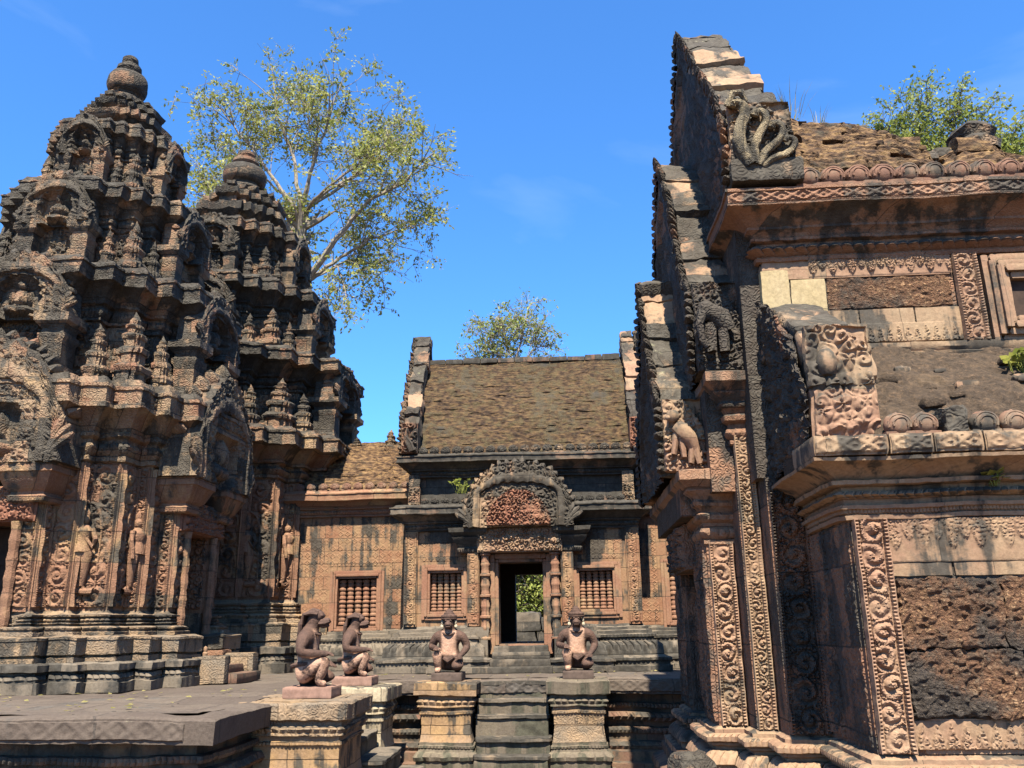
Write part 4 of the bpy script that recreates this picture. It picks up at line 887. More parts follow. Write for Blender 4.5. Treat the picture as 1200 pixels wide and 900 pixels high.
q = MB(); q.box(1.74, 1.8, 7.68, 8.32, .9, 2.1); q.build('door', M['interior'], lib)
q = MB(); q.box(1.02, 1.74, 7.55, 8.45, 2.1, 2.5); q.panel((1.017, 8.42, 2.12), (0, -1, 0), (0, 0, 1), (-1, 0, 0), .84, .36, lambda u, v: foliage(u, v, .09, 77), .05, .01); q.build('lintel', M['lib_dark'], lib)
# aisle wall: plain carved top course, laterite, flower base course
XS = 1.995
q = MB(); x = XS
for i, w_ in enumerate((.37, .62, .7, .62, .7, .8)):
    q.rbox(x, x+w_-.006, AY-.015, AY+.1, 1.915, ZT, 4, 40); x += w_
q.panel((XS, AY-.022, 2.0), (1, 0, 0), (0, 0, 1), (0, -1, 0), 3.4, .27, lambda u, v: pendants(u, .27-v, .2, .085, 3), .014, .007, .003); q.build('upper_course', M['lib_tan'], lib, rough=(.004, .09))
q = MB(); lz = [1.105, 1.49, 1.905]
for j in (0, 1):
    x = XS+.0
    for w_ in ((.62, .33, .7, .8, .6, .8) if j else (.7, .5, .6, .9, .6, .6)):
        q.rbox(x+.004, x+w_-.005, AY-.045+rng.uniform(-.01, .01), AY+.1, lz[j]+.004, lz[j+1]-.006, 70, 30); x += w_
q.build('laterite_block', M['laterite'], lib, rough=[(.012, .022), (.012, .05), (.014, .12)])
q = MB(); q.box(XS, LE, AY-.015, AY+.1, .905, 1.1)
q.panel((XS+.01, AY-.018, .93), (1, 0, 0), (0, 0, 1), (0, -1, 0), 3.4, .16, lambda u, v: np.clip((.15*(1-np.abs(((u/.082) % 1)-.5)*2)**.8-v)/.012+.3, 0, 1)*(.4+.6*foliage(u, v, .04, 6)), .022, .006, .003); q.build('flower_course', M['lib_tan'], lib, rough=(.003, .06))
# aisle cornice
ACP = [(LE, 6.6), (1.78, 6.6), (1.78, AY), (LE, AY)]
ACP = [(1.78, 6.5), (1.78, AY), (LE, AY), (LE, 6.5)]
acp = [(0, 2.265), (.03, 2.27), (.035, 2.295), (.015, 2.3), (.03, 2.312, .008, .022), (.03, 2.332, .008, .022), (.055, 2.336), (.06, 2.358), (.02, 2.362), (.03, 2.395), (.05, 2.4, .008, .05), (.085, 2.42, .03, .05), (.06, 2.445, .008, .05), (.03, 2.45), (.035, 2.475), (.1, 2.485), (.105, 2.51), (.06, 2.515), (.12, 2.56), (.2, 2.6), (.24, 2.61), (.245, 2.63)]
mb = MB(); mb.mould(ACP, acp, closed=False, step=.05); mb.build('aisle_cornice', M['lib_tan'], lib, rough=[(.004, .06), (.012, .4)])
x = 1.54
for i, w_ in enumerate((.44, .28, .30, .27, .03, .2, .5, .6, .7)):
    if w_ > .1 and i not in (6,):
        q = MB(); q.hexa([(x+w_-.004 if k & 1 else x, AY+.3 if k & 2 else AY-.26, 2.765 if k & 4 else 2.635) for k in range(8)], 6, 30)
        q.panel((x+.01, AY-.266, 2.652), (1, 0, 0), (0, 0, 1), (0, -1, 0), w_-.03, .1, lambda u, v: diamonds(u, v, .1, .15), .01, .009, .004)
        q.build('kerb_block', M['lib_tan'], lib, rough=[(.006, .06), (.01, .3)])
    x += w_
q = MB(); q.box(1.56, LE, AY-.2, AY+.6, 2.62, 2.745, 0); q.build('kerb_bed', M['rubble'], lib)
q = MB(); q.grid(np.array([[(x, AY-.12+1.05*f, 2.74+.94*f**.75) for f in np.linspace(0, 1, 60)] for x in np.linspace(1.95, LE, 240)]), flip=True)
q.build('half_vault', M['rubble'], lib, rough=[(.022, .1), (.04, .3), (.018, .04)])
for i in range(14):
    q = MB(); x = rng.uniform(2.1, 3.6); f_ = rng.uniform(.1, .7); y = AY-.12+1.05*f_; z = 2.74+.94*f_**.75; a = rng.uniform(.02, .06); q.rbox(x-a*1.6, x+a*1.6, y-a, y+a, z-a*.3, z+a, 4, 6); q.build('rubble_stone', M['rubble'] if i % 3 else M['lib_tan'], lib, rough=(.02, .06))
for i, x in enumerate((2.09, 2.25, 2.61, 2.79, 2.97, 3.15, 3.33)): antefix(lib, x, AY-.16, 2.76, .085, M['lotus'])
q = MB(); q.rbox(2.36, 2.49, AY-.24, AY+.06, 2.66, 2.93, 8, 10); q.build('broken_antefix', M['lib_top'], lib, rough=[(.02, .08), (.015, .03)])
# half gable at the aisle end
q = MB(); q.panel((1.62, AY-.06, 2.775), (1, 0, 0), (0, 0, 1), (0, -1, 0), .4, .38, lambda u, v: .4*np.clip(1-np.abs(np.hypot(u-.2, v-.17)-.1)/.05, 0, 1)+.35*foliage(u, v, .1, 31)+.3*np.clip(1-np.abs(v-.06-.12*u)/.04, 0, 1), .06, .006)
q.rbox(1.6, 2.03, AY-.05, AY+.4, 2.765, 3.16, 8, 30); q.build('naga_end', M['lib_pink'], lib, rough=[(.008, .06), (.012, .2)])
hcv = [(5.42, 3.14), (5.46, 3.3), (5.62, 3.55), (5.86, 3.8), (6.15, 4.0), (6.5, 4.15)]
hg = MB(); c = np.array(hcv); n = len(c)
yy = np.linspace(5.46, 6.5, 50); zz = np.interp(yy, c[:, 0], c[:, 1])-.04; tt = np.linspace(0, 1, 60)
Yg = np.repeat(yy[:, None], 60, 1); Zg = 2.7+(zz-2.7)[:, None]*tt
d = np.where(tt[None]*np.ones_like(Yg) > .82, .6+.6*foliage(Yg, Zg, .09, 41), .3+.7*foliage(Yg, Zg, .12, 43))
hg.grid(np.stack([1.62-.07*d, Yg, Zg], -1)); HG = hg.build('half_gable', M['lib_dark'], lib, rough=[(.014, .05), (.02, .2)])
for i, (ya, za, yb, zb, X0, X1, ma) in enumerate(((5.4, 3.15, 5.5, 3.52, 1.7, 2.04, 'lib_pink'), (5.46, 3.46, 5.8, 3.68, 1.62, 2.02, 'lib_tan'), (5.62, 3.62, 6.1, 3.92, 1.6, 2.0, 'lib_top'), (6.0, 3.85, 6.5, 4.12, 1.6, 2.0, 'tower_black'))):
    q = MB(); dy, dz = yb-ya, zb-za; l = math.hypot(dy, dz); ny, nz = -dz/l, dy/l; tk = .3
    cs = [((X1 if k & 1 else X0), (yb if k & 2 else ya)-(0 if k & 4 else ny*tk), (zb if k & 2 else za)-(0 if k & 4 else nz*tk)) for k in range(8)]
    q.hexa(cs, 8, 9); q.build('coping_block', M[ma], HG, rough=[(.02, .1), (.02, .3)])
q = MB(); q.panel((1.6, 5.44, 3.12), (1, 0, 0), (0, 0, 1), (0, -1, 0), .42, .42, lambda u, v: np.where(v < .44-.9*np.clip(u-.2, 0, 1), .3+.6*foliage(u, v, .1, 51), -.6), .06, .006); q.rbox(1.62, 1.98, 5.45, 5.8, 3.12, 3.42, 6, 12)
q.ball((1.73, 5.42, 3.28), (.07, .06, .1)); q.build('end_relief', M['lib_pink'], HG, rough=(.008, .05))
# nave upper wall
q = MB(); q.box(1.62, LE, NY, 9.6, 2.7, 4.6, 0); q.build('nave_wall', M['lib_dark'], lib)
q = MB(); q.rbox(1.6, 1.82, NY-.03, NY+.3, 3.7, 4.34, 6, 40); q.rbox(1.83, 2.1, NY-.02, NY+.2, 3.98, 4.26, 6, 40); q.build('cream_block', M['cream'], lib, rough=(.006, .1))
q = MB(); q.box(1.61, 3.08, NY-.018, NY+.2, 4.26, 4.42); q.panel((1.98, NY-.02, 4.27), (1, 0, 0), (0, 0, 1), (0, -1, 0), 1.1, .16, lambda u, v: pendants(u, .16-v, .15, .075, 13), .022, .006, .003); q.build('garland_course', M['lib_pink'], lib, rough=(.003, .06))
q = MB(); q.rbox(2.11, 3.06, NY-.012, NY+.2, 4.0, 4.255, 60, 30); q.build('laterite_inset', M['laterite'], lib, rough=[(.008, .025), (.01, .07)])
q = MB(); x = 1.83
for w_ in (.5, .42, .37): q.rbox(x, x+w_-.005, NY-.02, NY+.2, 3.7, 3.99, 4, 40); x += w_
q.panel((2.15, NY-.024, 3.71), (1, 0, 0), (0, 0, 1), (0, -1, 0), .93, .16, lambda u, v: np.clip((.14*(1-np.abs(((u/.07) % 1)-.5)*2)-v)/.015+.3, 0, 1)*(.4+.6*foliage(u, v, .04, 6)), .022, .006, .003); q.build('lotus_course', M['lib_tan'], lib, rough=(.003, .06))
q = MB(); q.mould([(1.62, 9), (1.62, NY), (LE, NY), (LE, 9)], [(.0, 3.58), (.05, 3.59), (.06, 3.62), (.03, 3.63), (.05, 3.66), (.05, 3.7), (0, 3.71)], closed=False, step=.08); q.build('string_course', M['lib_tan'], lib, rough=(.006, .06))
lib_panel(3.085, 3.27, NY-.03, 3.7, 4.42, rc(.185, .72, .07, 21), .03, M['lib_pink'], 'window_pilaster', .006)
fm = MB()
for i, (o, pr_) in enumerate(((0, .02), (.05, .05), (.1, .08), (.15, .05))):
    a0, a1 = 3.3+.04*i, 3.34+.04*i; fm.box(a0, a1+.012, NY-pr_-.03, NY+.2, 3.68+.05*i, 4.4-.055*i)
    fm.box(a1+.012, 5.3, NY-pr_-.029, NY+.2, 4.345-.055*i, 4.4-.055*i); fm.box(a1+.012, 5.3, NY-pr_-.029, NY+.2, 3.68+.05*i, 3.73+.05*i)
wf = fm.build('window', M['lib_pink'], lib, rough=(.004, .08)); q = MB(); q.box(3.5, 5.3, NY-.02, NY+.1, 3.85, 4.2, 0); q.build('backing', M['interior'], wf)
# nave cornice
NP = [(1.62, 9.6), (1.62, NY), (LE, NY), (LE, 9.6)]
ncp = [(0, 4.41), (.03, 4.415), (.04, 4.44), (.02, 4.445), (.02, 4.46), (.05, 4.475, .012, .085), (.09, 4.5, .036, .085), (.06, 4.535, .012, .085), (.02, 4.54), (.025, 4.57), (.07, 4.58), (.075, 4.6), (.05, 4.605), (.07, 4.64), (.11, 4.66), (.11, 4.68), (.2, 4.76), (.22, 4.765), (.26, 4.785), (.28, 4.79), (.285, 4.81), (.27, 4.815), (.275, 4.9), (.29, 4.905), (.29, 4.93), (.2, 4.935), (.19, 4.96), (-.1, 4.985)]
mb = MB(); mb.mould(NP, ncp, closed=False, step=.05)
mb.panel((1.36, NY-.275, 4.815), (1, 0, 0), (0, 0, 1), (0, -1, 0), 4, .09, lambda u, v: diamonds(u, v, .09, .16), .014, .009, .004)
mb.build('nave_cornice', M['lib_cornice'], lib, rough=[(.004, .06), (.012, .4)])
for i in range(13): antefix(lib, 2.0+i*.192, NY-.2, 4.95, .1, M['lotus'])
# ruined corbelled roof
def ruin_roof():
    nx, ny = 260, 76; xs = np.linspace(1.85, LE, nx); ty = np.linspace(0, 1, ny); r = np.random.RandomState(3)
    X, T = np.meshgrid(xs, ty, indexing='ij')
    top = np.interp(xs, [1.85, 2.0, 2.2, 2.5, 2.76, 2.95, 3.1, 3.2, 3.26, 3.4, 3.6, 3.75, 3.86, 4.1, 4.6, 6.6], [6.35, 6.16, 6.02, 5.98, 5.92, 5.88, 5.74, 5.7, 5.54, 5.58, 5.72, 5.76, 5.6, 5.49, 5.45, 5.4])
    top = np.maximum(top, 5.35)
    k = 15; fr = T*k % 1; cr = np.floor(T*k)
    Tq = (cr+np.clip((fr-.72)/.28, 0, 1))/k
    bi = np.floor(X/.17+.5*(cr % 2)+.3*hsh(cr.astype(np.int64), cr.astype(np.int64), cr.astype(np.int64), 3)); rn = hsh(bi.astype(np.int64), cr.astype(np.int64), bi.astype(np.int64)*0, 9)
    gap = np.abs((X/.17+.5*(cr % 2)) % 1-.5) > .45
    Y = NY-.02+Tq*.52+(rn-.5)*.045+gap*.02+np.where(rn > .93, .06, 0)
    Z = 4.97+T*(top[:, None]-4.97)
    q = MB(); q.grid(np.stack([X, Y, Z], -1), flip=True)
    q.grid(np.array([[(x, NY+.5+.7*f, t_-.05*f) for f in (0, 1)] for x, t_ in zip(xs, Z[:, -1])]), flip=True)
    return q.build('ruined_roof', M['brick_warm'], lib, smooth=25, rough=[(.012, .05), (.035, .25)])
rr_ = ruin_roof()
for i in range(26):
    q = MB(); x = rng.uniform(1.95, 4.6); y = NY+rng.uniform(.45, .8); z = np.interp(x, [1.95, 2.3, 2.9, 3.15, 3.3, 3.7, 3.9, 4.6], [6.12, 5.98, 5.86, 5.7, 5.52, 5.7, 5.55, 5.42])+rng.uniform(-.06, .03); s = rng.uniform(.05, .11)
    q.rbox(x-s*1.5, x+s*1.5, y-s, y+s, z-s*.7, z+s*.7, 4, 8); q.build('loose_brick', M['brick_warm'] if i % 3 else M['lib_top'], rr_, rough=(.02, .07))
q = MB(); q.lathe([(.2, 5.6), (.22, 5.68), (.15, 5.72), (.17, 5.77), (.19, 5.81), (.12, 5.86), (.03, 5.89)], 3.72, 6.95, 12); q.build('broken_finial', M['tower_black'], rr_, rough=[(.02, .08), (.03, .2)])
# the three gables
main_c = [(6.16, 5.0), (6.14, 5.5), (6.38, 5.94), (6.8, 6.42), (7.18, 6.86), (7.5, 7.28), (7.85, 7.66), (8.0, 7.8)]
p2_c = [(6.66, 3.58), (6.62, 4.3), (6.86, 4.52), (7.12, 4.98), (7.3, 5.42), (7.55, 5.78), (7.85, 6.12), (8.0, 6.25)]
p3_c = [(7.0, 2.84), (6.98, 3.42), (7.2, 3.66), (7.48, 4.02), (7.72, 4.38), (7.9, 4.7), (8.0, 4.95)]
cols = [M['lib_top'], M['lib_top'], M['tower_black'], M['lib_pink'], M['lib_tan']]
gable(lib, 1.38, 1.85, main_c, LYC, M['lib_top'], 11, 91, -1, M['lib_dark'], .34, cols=cols)
gable(lib, 1.08, 1.46, p2_c, LYC, M['lib_top'], 10, 93, -1, M['lib_dark'], .3, cols=cols[:4])
gable(lib, .82, 1.16, p3_c, LYC, M['lib_top'], 8, 95, -1, M['lib_dark'], .28, cols=cols[:4])
# bodies that carry the gables, and the stepped corbels under them
q = MB(); q.box(1.45, 1.8, 6.45, 9.55, 2.7, 5.12, 0); q.box(1.16, 1.6, 6.75, 9.25, 2.65, 3.6, 0); q.box(.95, 1.3, 7.06, 8.94, 2.5, 2.86, 0); q.build('gable_pier', M['lib_dark'], lib)
def corbel(x0, x1, y0, y1, z0, z1, out, mat):
    q = MB(); H = z1-z0; f = lambda o, t, *a: (o*out, z0+H*t, *a)
    q.mould([(x0, y0), (x1, y0), (x1, y1), (x0, y1)], [f(0, 0), f(.12, .02), f(.12, .07), f(.05, .08), f(.2, .12, .008, .045), f(.25, .17, .012, .045), f(.2, .22, .008, .045), f(.1, .23), f(.1, .3), f(.3, .34, .008, .05), f(.34, .4, .01, .05), f(.2, .44), f(.3, .5), f(.42, .52, .01, .05), f(.46, .56, .014, .05), f(.4, .6), f(.45, .64), f(.7, .7), f(.72, .72), f(.66, .73), f(.95, .84), f(1, .85), f(1, .98), f(.9, 1)], step=.04)
    return q.build('corbel', mat, lib, rough=[(.004, .06), (.01, .3)])
corbel(1.13, 1.33, 7.0, 9.0, 2.26, 2.84, .22, M['lib_cornice']); corbel(1.34, 1.5, 6.72, 9.3, 3.0, 3.58, .2, M['lib_cornice'])
# relief blocks at the near gable ends
def end_block(x0, x1, y, z0, z1, seed, mat, name='end_relief'):
    w_, h = x1-x0, z1-z0; q = MB()
    def fn(u, v):
        env = np.where(u < w_*.45, h, h*(1-.55*((u-w_*.45)/(w_*.55))**1.2)); k = np.clip((env-v)/.02, -.6, 1)
        return np.where(k > 0, .25+.6*foliage(u, v, .085, seed), -1)
    q.panel((x0, y-.02, z0), (1, 0, 0), (0, 0, 1), (0, -1, 0), w_, h, fn, .05, .0065)
    q.rbox(x0+.01, x1-.02, y-.018, y+.3, z0, z0+h*.45, 5, 30)
    return q
q = end_block(1.4, 1.9, 6.13, 5.16, 5.7, 111, M['lib_top'])
nk = MB()
for ctl, r_ in (([(1.56, 5.08), (1.46, 5.26), (1.47, 5.42), (1.53, 5.54), (1.51, 5.64), (1.43, 5.66), (1.41, 5.6)], .052), ([(1.58, 5.08), (1.57, 5.26), (1.63, 5.38), (1.69, 5.47), (1.68, 5.55), (1.61, 5.57), (1.585, 5.51)], .036), ([(1.6, 5.08), (1.66, 5.22), (1.75, 5.28), (1.81, 5.36), (1.8, 5.44), (1.73, 5.46), (1.705, 5.4)], .032), ([(1.62, 5.08), (1.72, 5.16), (1.82, 5.18), (1.89, 5.24), (1.885, 5.31), (1.83, 5.325), (1.81, 5.28)], .027)):
    ctl = np.array(ctl); t_ = np.linspace(0, len(ctl)-1, 30); ip = np.clip(t_.astype(int), 0, len(ctl)-2); fr_ = t_-ip; sm = fr_*fr_*(3-2*fr_)
    xz = ctl[ip]*(1-fr_)[:, None]+ctl[ip+1]*fr_[:, None]; xz = np.array([xz[max(0, i-2):i+3].mean(0) for i in range(30)])
    rad = r_*(1.1-.45*np.linspace(0, 1, 30))*(1+.05*np.sin(np.arange(30)*2.1)); rad[-6:-2] *= 1.45; rad[-1] *= .4
    nk.tube([(x_, 6.085-.05*math.sin(i/29*2.6), z_) for i, (x_, z_) in enumerate(xz)], list(rad), 10)
nk.tube([(1.4, 6.02, 5.6), (1.43, 6.0, 5.71), (1.5, 6.0, 5.72), (1.54, 6.02, 5.64)], [.02, .03, .03, .02], 8)
q.rbox(1.38, 1.95, 6.06, 6.5, 4.97, 5.17, 8, 20); ne_ = q.build('naga_end', M['lib_top'], lib, rough=[(.01, .06)]); nk.build('naga_heads', M['naga_pale'], ne_, rough=[(.006, .05)])
q = end_block(1.09, 1.5, 6.6, 3.58, 4.34, 113, M['lib_dark'])     # elephant
q.tube([(1.17, 6.52, 4.02), (1.2, 6.5, 4.06), (1.28, 6.5, 4.0), (1.34, 6.52, 3.9)], [.05, .085, .09, .07], 10); q.ball((1.18, 6.48, 4.06), (.075, .07, .09)); q.tube([(1.14, 6.46, 4.04), (1.11, 6.44, 3.92), (1.12, 6.44, 3.8), (1.16, 6.44, 3.74)], [.04, .032, .026, .02], 8)
for a in (1.2, 1.3): q.tube([(a, 6.5, 3.95), (a, 6.5, 3.72)], [.05, .04], 8)
q.build('elephant_relief', M['lib_dark'], lib, rough=[(.008, .05)])
q = end_block(.83, 1.2, 6.97, 2.85, 3.46, 117, M['lib_pink'])      # rearing beast with a rider
q.tube([(.93, 6.88, 3.22), (.97, 6.87, 3.18), (1.04, 6.88, 3.1), (1.07, 6.9, 3.0)], [.055, .07, .065, .045], 10); q.ball((.91, 6.88, 3.3), (.055, .05, .055)); q.ball((.87, 6.87, 3.28), (.03, .03, .025))
for a, b_ in (((.93, 3.15), (.9, 2.98)), ((.97, 3.12), (.98, 2.95)), ((1.05, 3.05), (1.03, 2.9)), ((1.07, 3.03), (1.1, 2.9))): q.tube([(a[0], 6.88, a[1]), (b_[0], 6.88, b_[1])], [.035, .022], 8)
q.tube([(1.12, 6.9, 2.93), (1.17, 6.9, 2.92), (1.18, 6.9, 2.98), (1.13, 6.9, 3.0), (1.12, 6.9, 2.96)], .018, 7)
q.build('lion_relief', M['lib_pink'], lib, rough=[(.006, .05)])

# ------------------------------------------------------------------ guardian statues
def skin_mesh(name, verts, edges, radii, sub=2):
    me = bpy.data.meshes.new(name); me.from_pydata(verts, edges, []); o = bpy.data.objects.new(name, me); col.objects.link(o)
    md = o.modifiers.new('skin', 'SKIN'); md.use_smooth_shade = True
    for i, r in enumerate(radii): me.skin_vertices[0].data[i].radius = r if isinstance(r, tuple) else (r, r)
    me.skin_vertices[0].data[0].use_root = True
    sb = o.modifiers.new('sub', 'SUBSURF'); sb.levels = sub; sb.render_levels = sub
    dg = bpy.context.evaluated_depsgraph_get(); ev = o.evaluated_get(dg); out = bpy.data.meshes.new_from_object(ev, depsgraph=dg)
    bpy.data.objects.remove(o); out.name = name; out.polygons.foreach_set('use_smooth', np.ones(len(out.polygons), bool)); out.materials.clear(); return out
def body_mesh():
    V, E, Rr = [], [], []
    def v(p, r, par=None):
        V.append(p); Rr.append(r)
        if par is not None: E.append((par, len(V)-1))
        return len(V)-1
    pel = v((0, -.08, .15), (.145, .115)); bel = v((0, -.045, .26), (.13, .115), pel); ch = v((0, -.055, .39), (.16, .12), bel); up = v((0, -.05, .46), (.125, .085), ch); nk = v((0, -.03, .53), .066, up); hd = v((0, .0, .6), .08, nk); v((0, .01, .66), .075, hd)
    for sx in (1, -1):
        sh = v((sx*.165, -.05, .455), .066, up); el = v((sx*.23, -.06, .31), .054, sh)
        hand = (.13, .17, .30) if sx > 0 else (-.15, .13, .19)
        wr = v(tuple(a*.25+b*.75 for a, b in zip((sx*.215, -.06, .31), hand)), .033, el); pa = v(hand, (.036, .02), wr)
        for k in range(4):
            fx = hand[0]+(-.027+.018*k); b0 = v((fx, hand[1]+.03, hand[2]+.004), .0095, pa); v((fx, hand[1]+.062-.006*abs(k-1.4), hand[2]-.02), .008, b0)
        t0 = v((hand[0]-sx*.04, hand[1]+.012, hand[2]), .01, pa); v((hand[0]-sx*.05, hand[1]+.035, hand[2]-.01), .0085, t0)
    h = v((.095, -.05, .13), .1, pel); kn = v((.13, .17, .25), .072, h); an = v((.12, .09, .055), .046, kn); v((.125, .17, .03), (.034, .026), an)
    h = v((-.095, -.05, .12), .1, pel); kn = v((-.135, .17, .08), .074, h); an = v((-.1, -.06, .05), .046, kn); v((-.09, -.15, .035), (.034, .028), an)
    return skin_mesh('body', V, E, Rr)
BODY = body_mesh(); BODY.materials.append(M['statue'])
def add_mesh(me, name, par):
    o = bpy.data.objects.new(name, me); col.objects.link(o); o.parent = par; BASE[o.name] = (0, 0, 0); return o
def mk_statue(kind, label, plinth_mat):
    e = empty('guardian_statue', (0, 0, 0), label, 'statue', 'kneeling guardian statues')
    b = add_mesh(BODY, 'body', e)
    q = MB(); q.rbox(-.19, .19, -.22, .24, -.085, .012, 8, 40); q.build('plinth', plinth_mat, e, rough=[(.004, .06)])
    q = MB(); q.tube([(.0+.16*math.cos(a), -.05+.14*math.sin(a), .2+.015*math.cos(2*a)) for a in np.linspace(0, 2*math.pi, 24)], .02, 8); q.tube([(-.07, .085, .2), (0, .11, .15), (.06, .095, .19)], [.03, .04, .03], 8); q.build('loincloth', M['statue_dark'], b)
    q = MB(); q.tube([(.085*math.cos(a), -.025+.085*math.sin(a), .505-.035*math.sin(a)) for a in np.linspace(0, 2*math.pi, 22)], .013, 6)
    q.build('necklace', M['statue_dark'], b)
    q = MB()
    if kind == 'lion':
        q.ball((0, .02, .64), (.078, .075, .06)); q.ball((0, .075, .585), (.05, .075, .042)); q.ball((0, .12, .6), (.034, .03, .026)); q.ball((0, .09, .552), (.04, .055, .022))
        for sx in (-1, 1): q.ball((sx*.035, .07, .645), (.022, .022, .018)); q.tube([(sx*.05, .05, .57), (sx*.045, .11, .575), (sx*.03, .145, .59)], [.012, .018, .01], 6); q.leaf((sx*.03, .11, .565), (0, .1, 1), (1, 0, 0), .035, .008, .008)
        q.build('face', M['statue_dark'], b)
        q = MB()
        for k in range(-3, 4): q.tube([(.024*k, .045, .685-.003*k*k), (.027*k, -.02, .70-.004*k*k), (.029*k, -.08, .655), (.03*k, -.11, .57), (.028*k, -.12, .47), (.026*k, -.125, .42)], [.016, .02, .022, .022, .018, .008], 6)
        q.build('mane', M['statue_dark'], b, rough=(.004, .03))
    else:
        q.ball((0, .075, .585), (.05, .06, .05)); q.ball((0, .05, .63), (.055, .045, .03)); q.ball((0, .118, .59), (.03, .02, .02)); q.ball((0, .095, .562), (.036, .04, .014))
        for sx in (-1, 1): q.ball((sx*.028, .09, .638), (.014, .012, .011))
        q.build('face', M['statue_dark'], b)
        q = MB()
        for sx in (-1, 1): q.ball((sx*.085, -.0, .615), (.016, .03, .04)); q.lathe([(.001, .55), (.02, .556), (.022, .575), (.014, .59), (.001, .592)], sx*.088, .005, 8)
        q.build('ear', M['white'], b)
        q = MB(); q.lathe([(.075, .645), (.1, .65), (.105, .665), (.09, .672), (.1, .682), (.1, .7), (.085, .71), (.07, .715), (.065, .735), (.05, .74), (.045, .76), (.028, .768), (.02, .785), (.004, .79)], 0, -.005, 20); q.build('crown', M['statue_dark'], b, rough=(.004, .03))
    return e
def place(e, x, y, z, rz, s): e.location = (x, y, z); e.rotation_euler.z = rz; e.scale = (s, s, s); return e
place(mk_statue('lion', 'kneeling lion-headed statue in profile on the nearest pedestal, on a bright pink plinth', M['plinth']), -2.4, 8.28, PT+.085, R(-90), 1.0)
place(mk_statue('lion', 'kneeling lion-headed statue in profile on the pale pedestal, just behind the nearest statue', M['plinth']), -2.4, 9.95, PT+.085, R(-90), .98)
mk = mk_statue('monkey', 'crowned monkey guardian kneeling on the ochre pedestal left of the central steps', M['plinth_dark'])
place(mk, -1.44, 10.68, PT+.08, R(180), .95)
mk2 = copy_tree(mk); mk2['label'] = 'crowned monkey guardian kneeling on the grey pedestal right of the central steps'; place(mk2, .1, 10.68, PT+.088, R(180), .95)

# ------------------------------------------------------------------ small things
def block(name, label, cat, x, y, z, sx, sy, sz, mat, rz=0, e=10):
    q = MB(); q.rbox(-sx, sx, -sy, sy, 0, 2*sz, 8, e); o = q.build(name, mat, rough=[(.02, .1), (.015, .04)]); o.location = (x, y, z); o.rotation_euler.z = rz; return tag(o, label, cat)
block('fallen_block', 'orange broken stone lying at the foot of the central steps', 'stone', -.95, 9.75, -.02, .2, .13, .09, M['pedestal'], .2)
block('fallen_block', 'grey rounded stone on the ground beside the pale left pedestal', 'stone', -1.72, 9.2, -.02, .16, .14, .1, M['white'], .6, 5)
block('fallen_block', 'dark weathered boulder in the shade beside the library porch', 'stone', .86, 6.75, 0, .16, .16, .38, M['tower_black'], .3, 4)
q = MB(); q.lathe([(.05, 0), (.055, .02), (.045, .04), (.05, .06), (.03, .1), (.035, .13), (.02, .15), (.028, .17), (.022, .2), (.004, .215)], 0, 0, 10); o = q.build('small_idol', M['lib_tan'], rough=(.004, .03)); o.location = (-4.55, 10.95, 1.255); tag(o, 'tiny pale seated idol set on the doorstep of the nearest tower', 'idol')
e = empty('carved_fragment', (-4.5, 11.25, 1.25), 'broken carved finial on a stone block beside the side door of the nearest tower', 'fragment')
q = MB(); q.rbox(-4.62, -4.38, 11.1, 11.4, 1.24, 1.42, 6, 14); q.build('block', M['tower_body'], e, rough=(.014, .08))
q = MB(); q.lathe([(.08, 1.41), (.085, 1.44), (.055, 1.47), (.06, 1.5), (.085, 1.54), (.05, 1.57), (.055, 1.6), (.03, 1.64), (.01, 1.66)], -4.5, 11.28, 10); q.build('finial', M['tower_base'], e, rough=[(.014, .05)])
def tuft(name, label, cat, x, y, z, n, h, mat, spread=.1, broad=False):
    q = MB()
    for i in range(n):
        a = rng.uniform(0, 6.28); r = rng.uniform(0, spread); hh = h*rng.uniform(.5, 1); lean = rng.uniform(.1, .6)
        b0 = np.array((x+r*math.cos(a), y+r*math.sin(a), z)); d = np.array((math.cos(a)*lean, math.sin(a)*lean, 1)); w_ = .012 if not broad else .03
        if broad:
            p = b0+d*hh; q.tube([b0, p], .003, 4); s = np.array((-math.sin(a), math.cos(a), .3))*w_; f = np.array((math.cos(a), math.sin(a), rng.uniform(-.3, .6)))*.05
            q.add([p-f*.2, p+s+f*.4, p+f*1.1, p-s+f*.4], [[0, 1, 2, 3]])
        else:
            s = np.array((-math.sin(a), math.cos(a), 0))*.004; q.add([b0-s, b0+s, b0+d*hh*.6+s*.6, b0+d*hh*.6-s*.6], [[0, 1, 2, 3]]); q.add([b0+d*hh*.6-s*.6, b0+d*hh*.6+s*.6, b0+d*hh+np.array((math.cos(a), math.sin(a), 0))*hh*.15], [[0, 1, 2]])
    return tag(q.build(name, mat, smooth=0), label, cat)
tuft('weed', 'yellow green leafy weed sprouting on the dark half vault of the library', 'plant', 3.28, 6.0, 3.3, 60, .16, M['leaf'], .11, True)
tuft('weed', 'small weed growing out of the library aisle cornice', 'plant', 2.66, 5.42, 2.45, 16, .09, M['leaf'], .03, True)
tuft('weed', 'bright seedling on the black attic left of the hall pediment', 'plant', -1.5, 12.45, 3.55, 26, .2, M['leaf2'], .08, True)
tuft('grass_tuft', 'dry grass tuft on the ruined library roof beside the gable', 'grass', 2.14, 6.95, 6.05, 40, .3, M['grass'], .14)
tuft('grass_tuft', 'thin dry grass on the library roof right of the gable', 'grass', 2.4, 6.98, 5.96, 18, .28, M['grass'], .1)

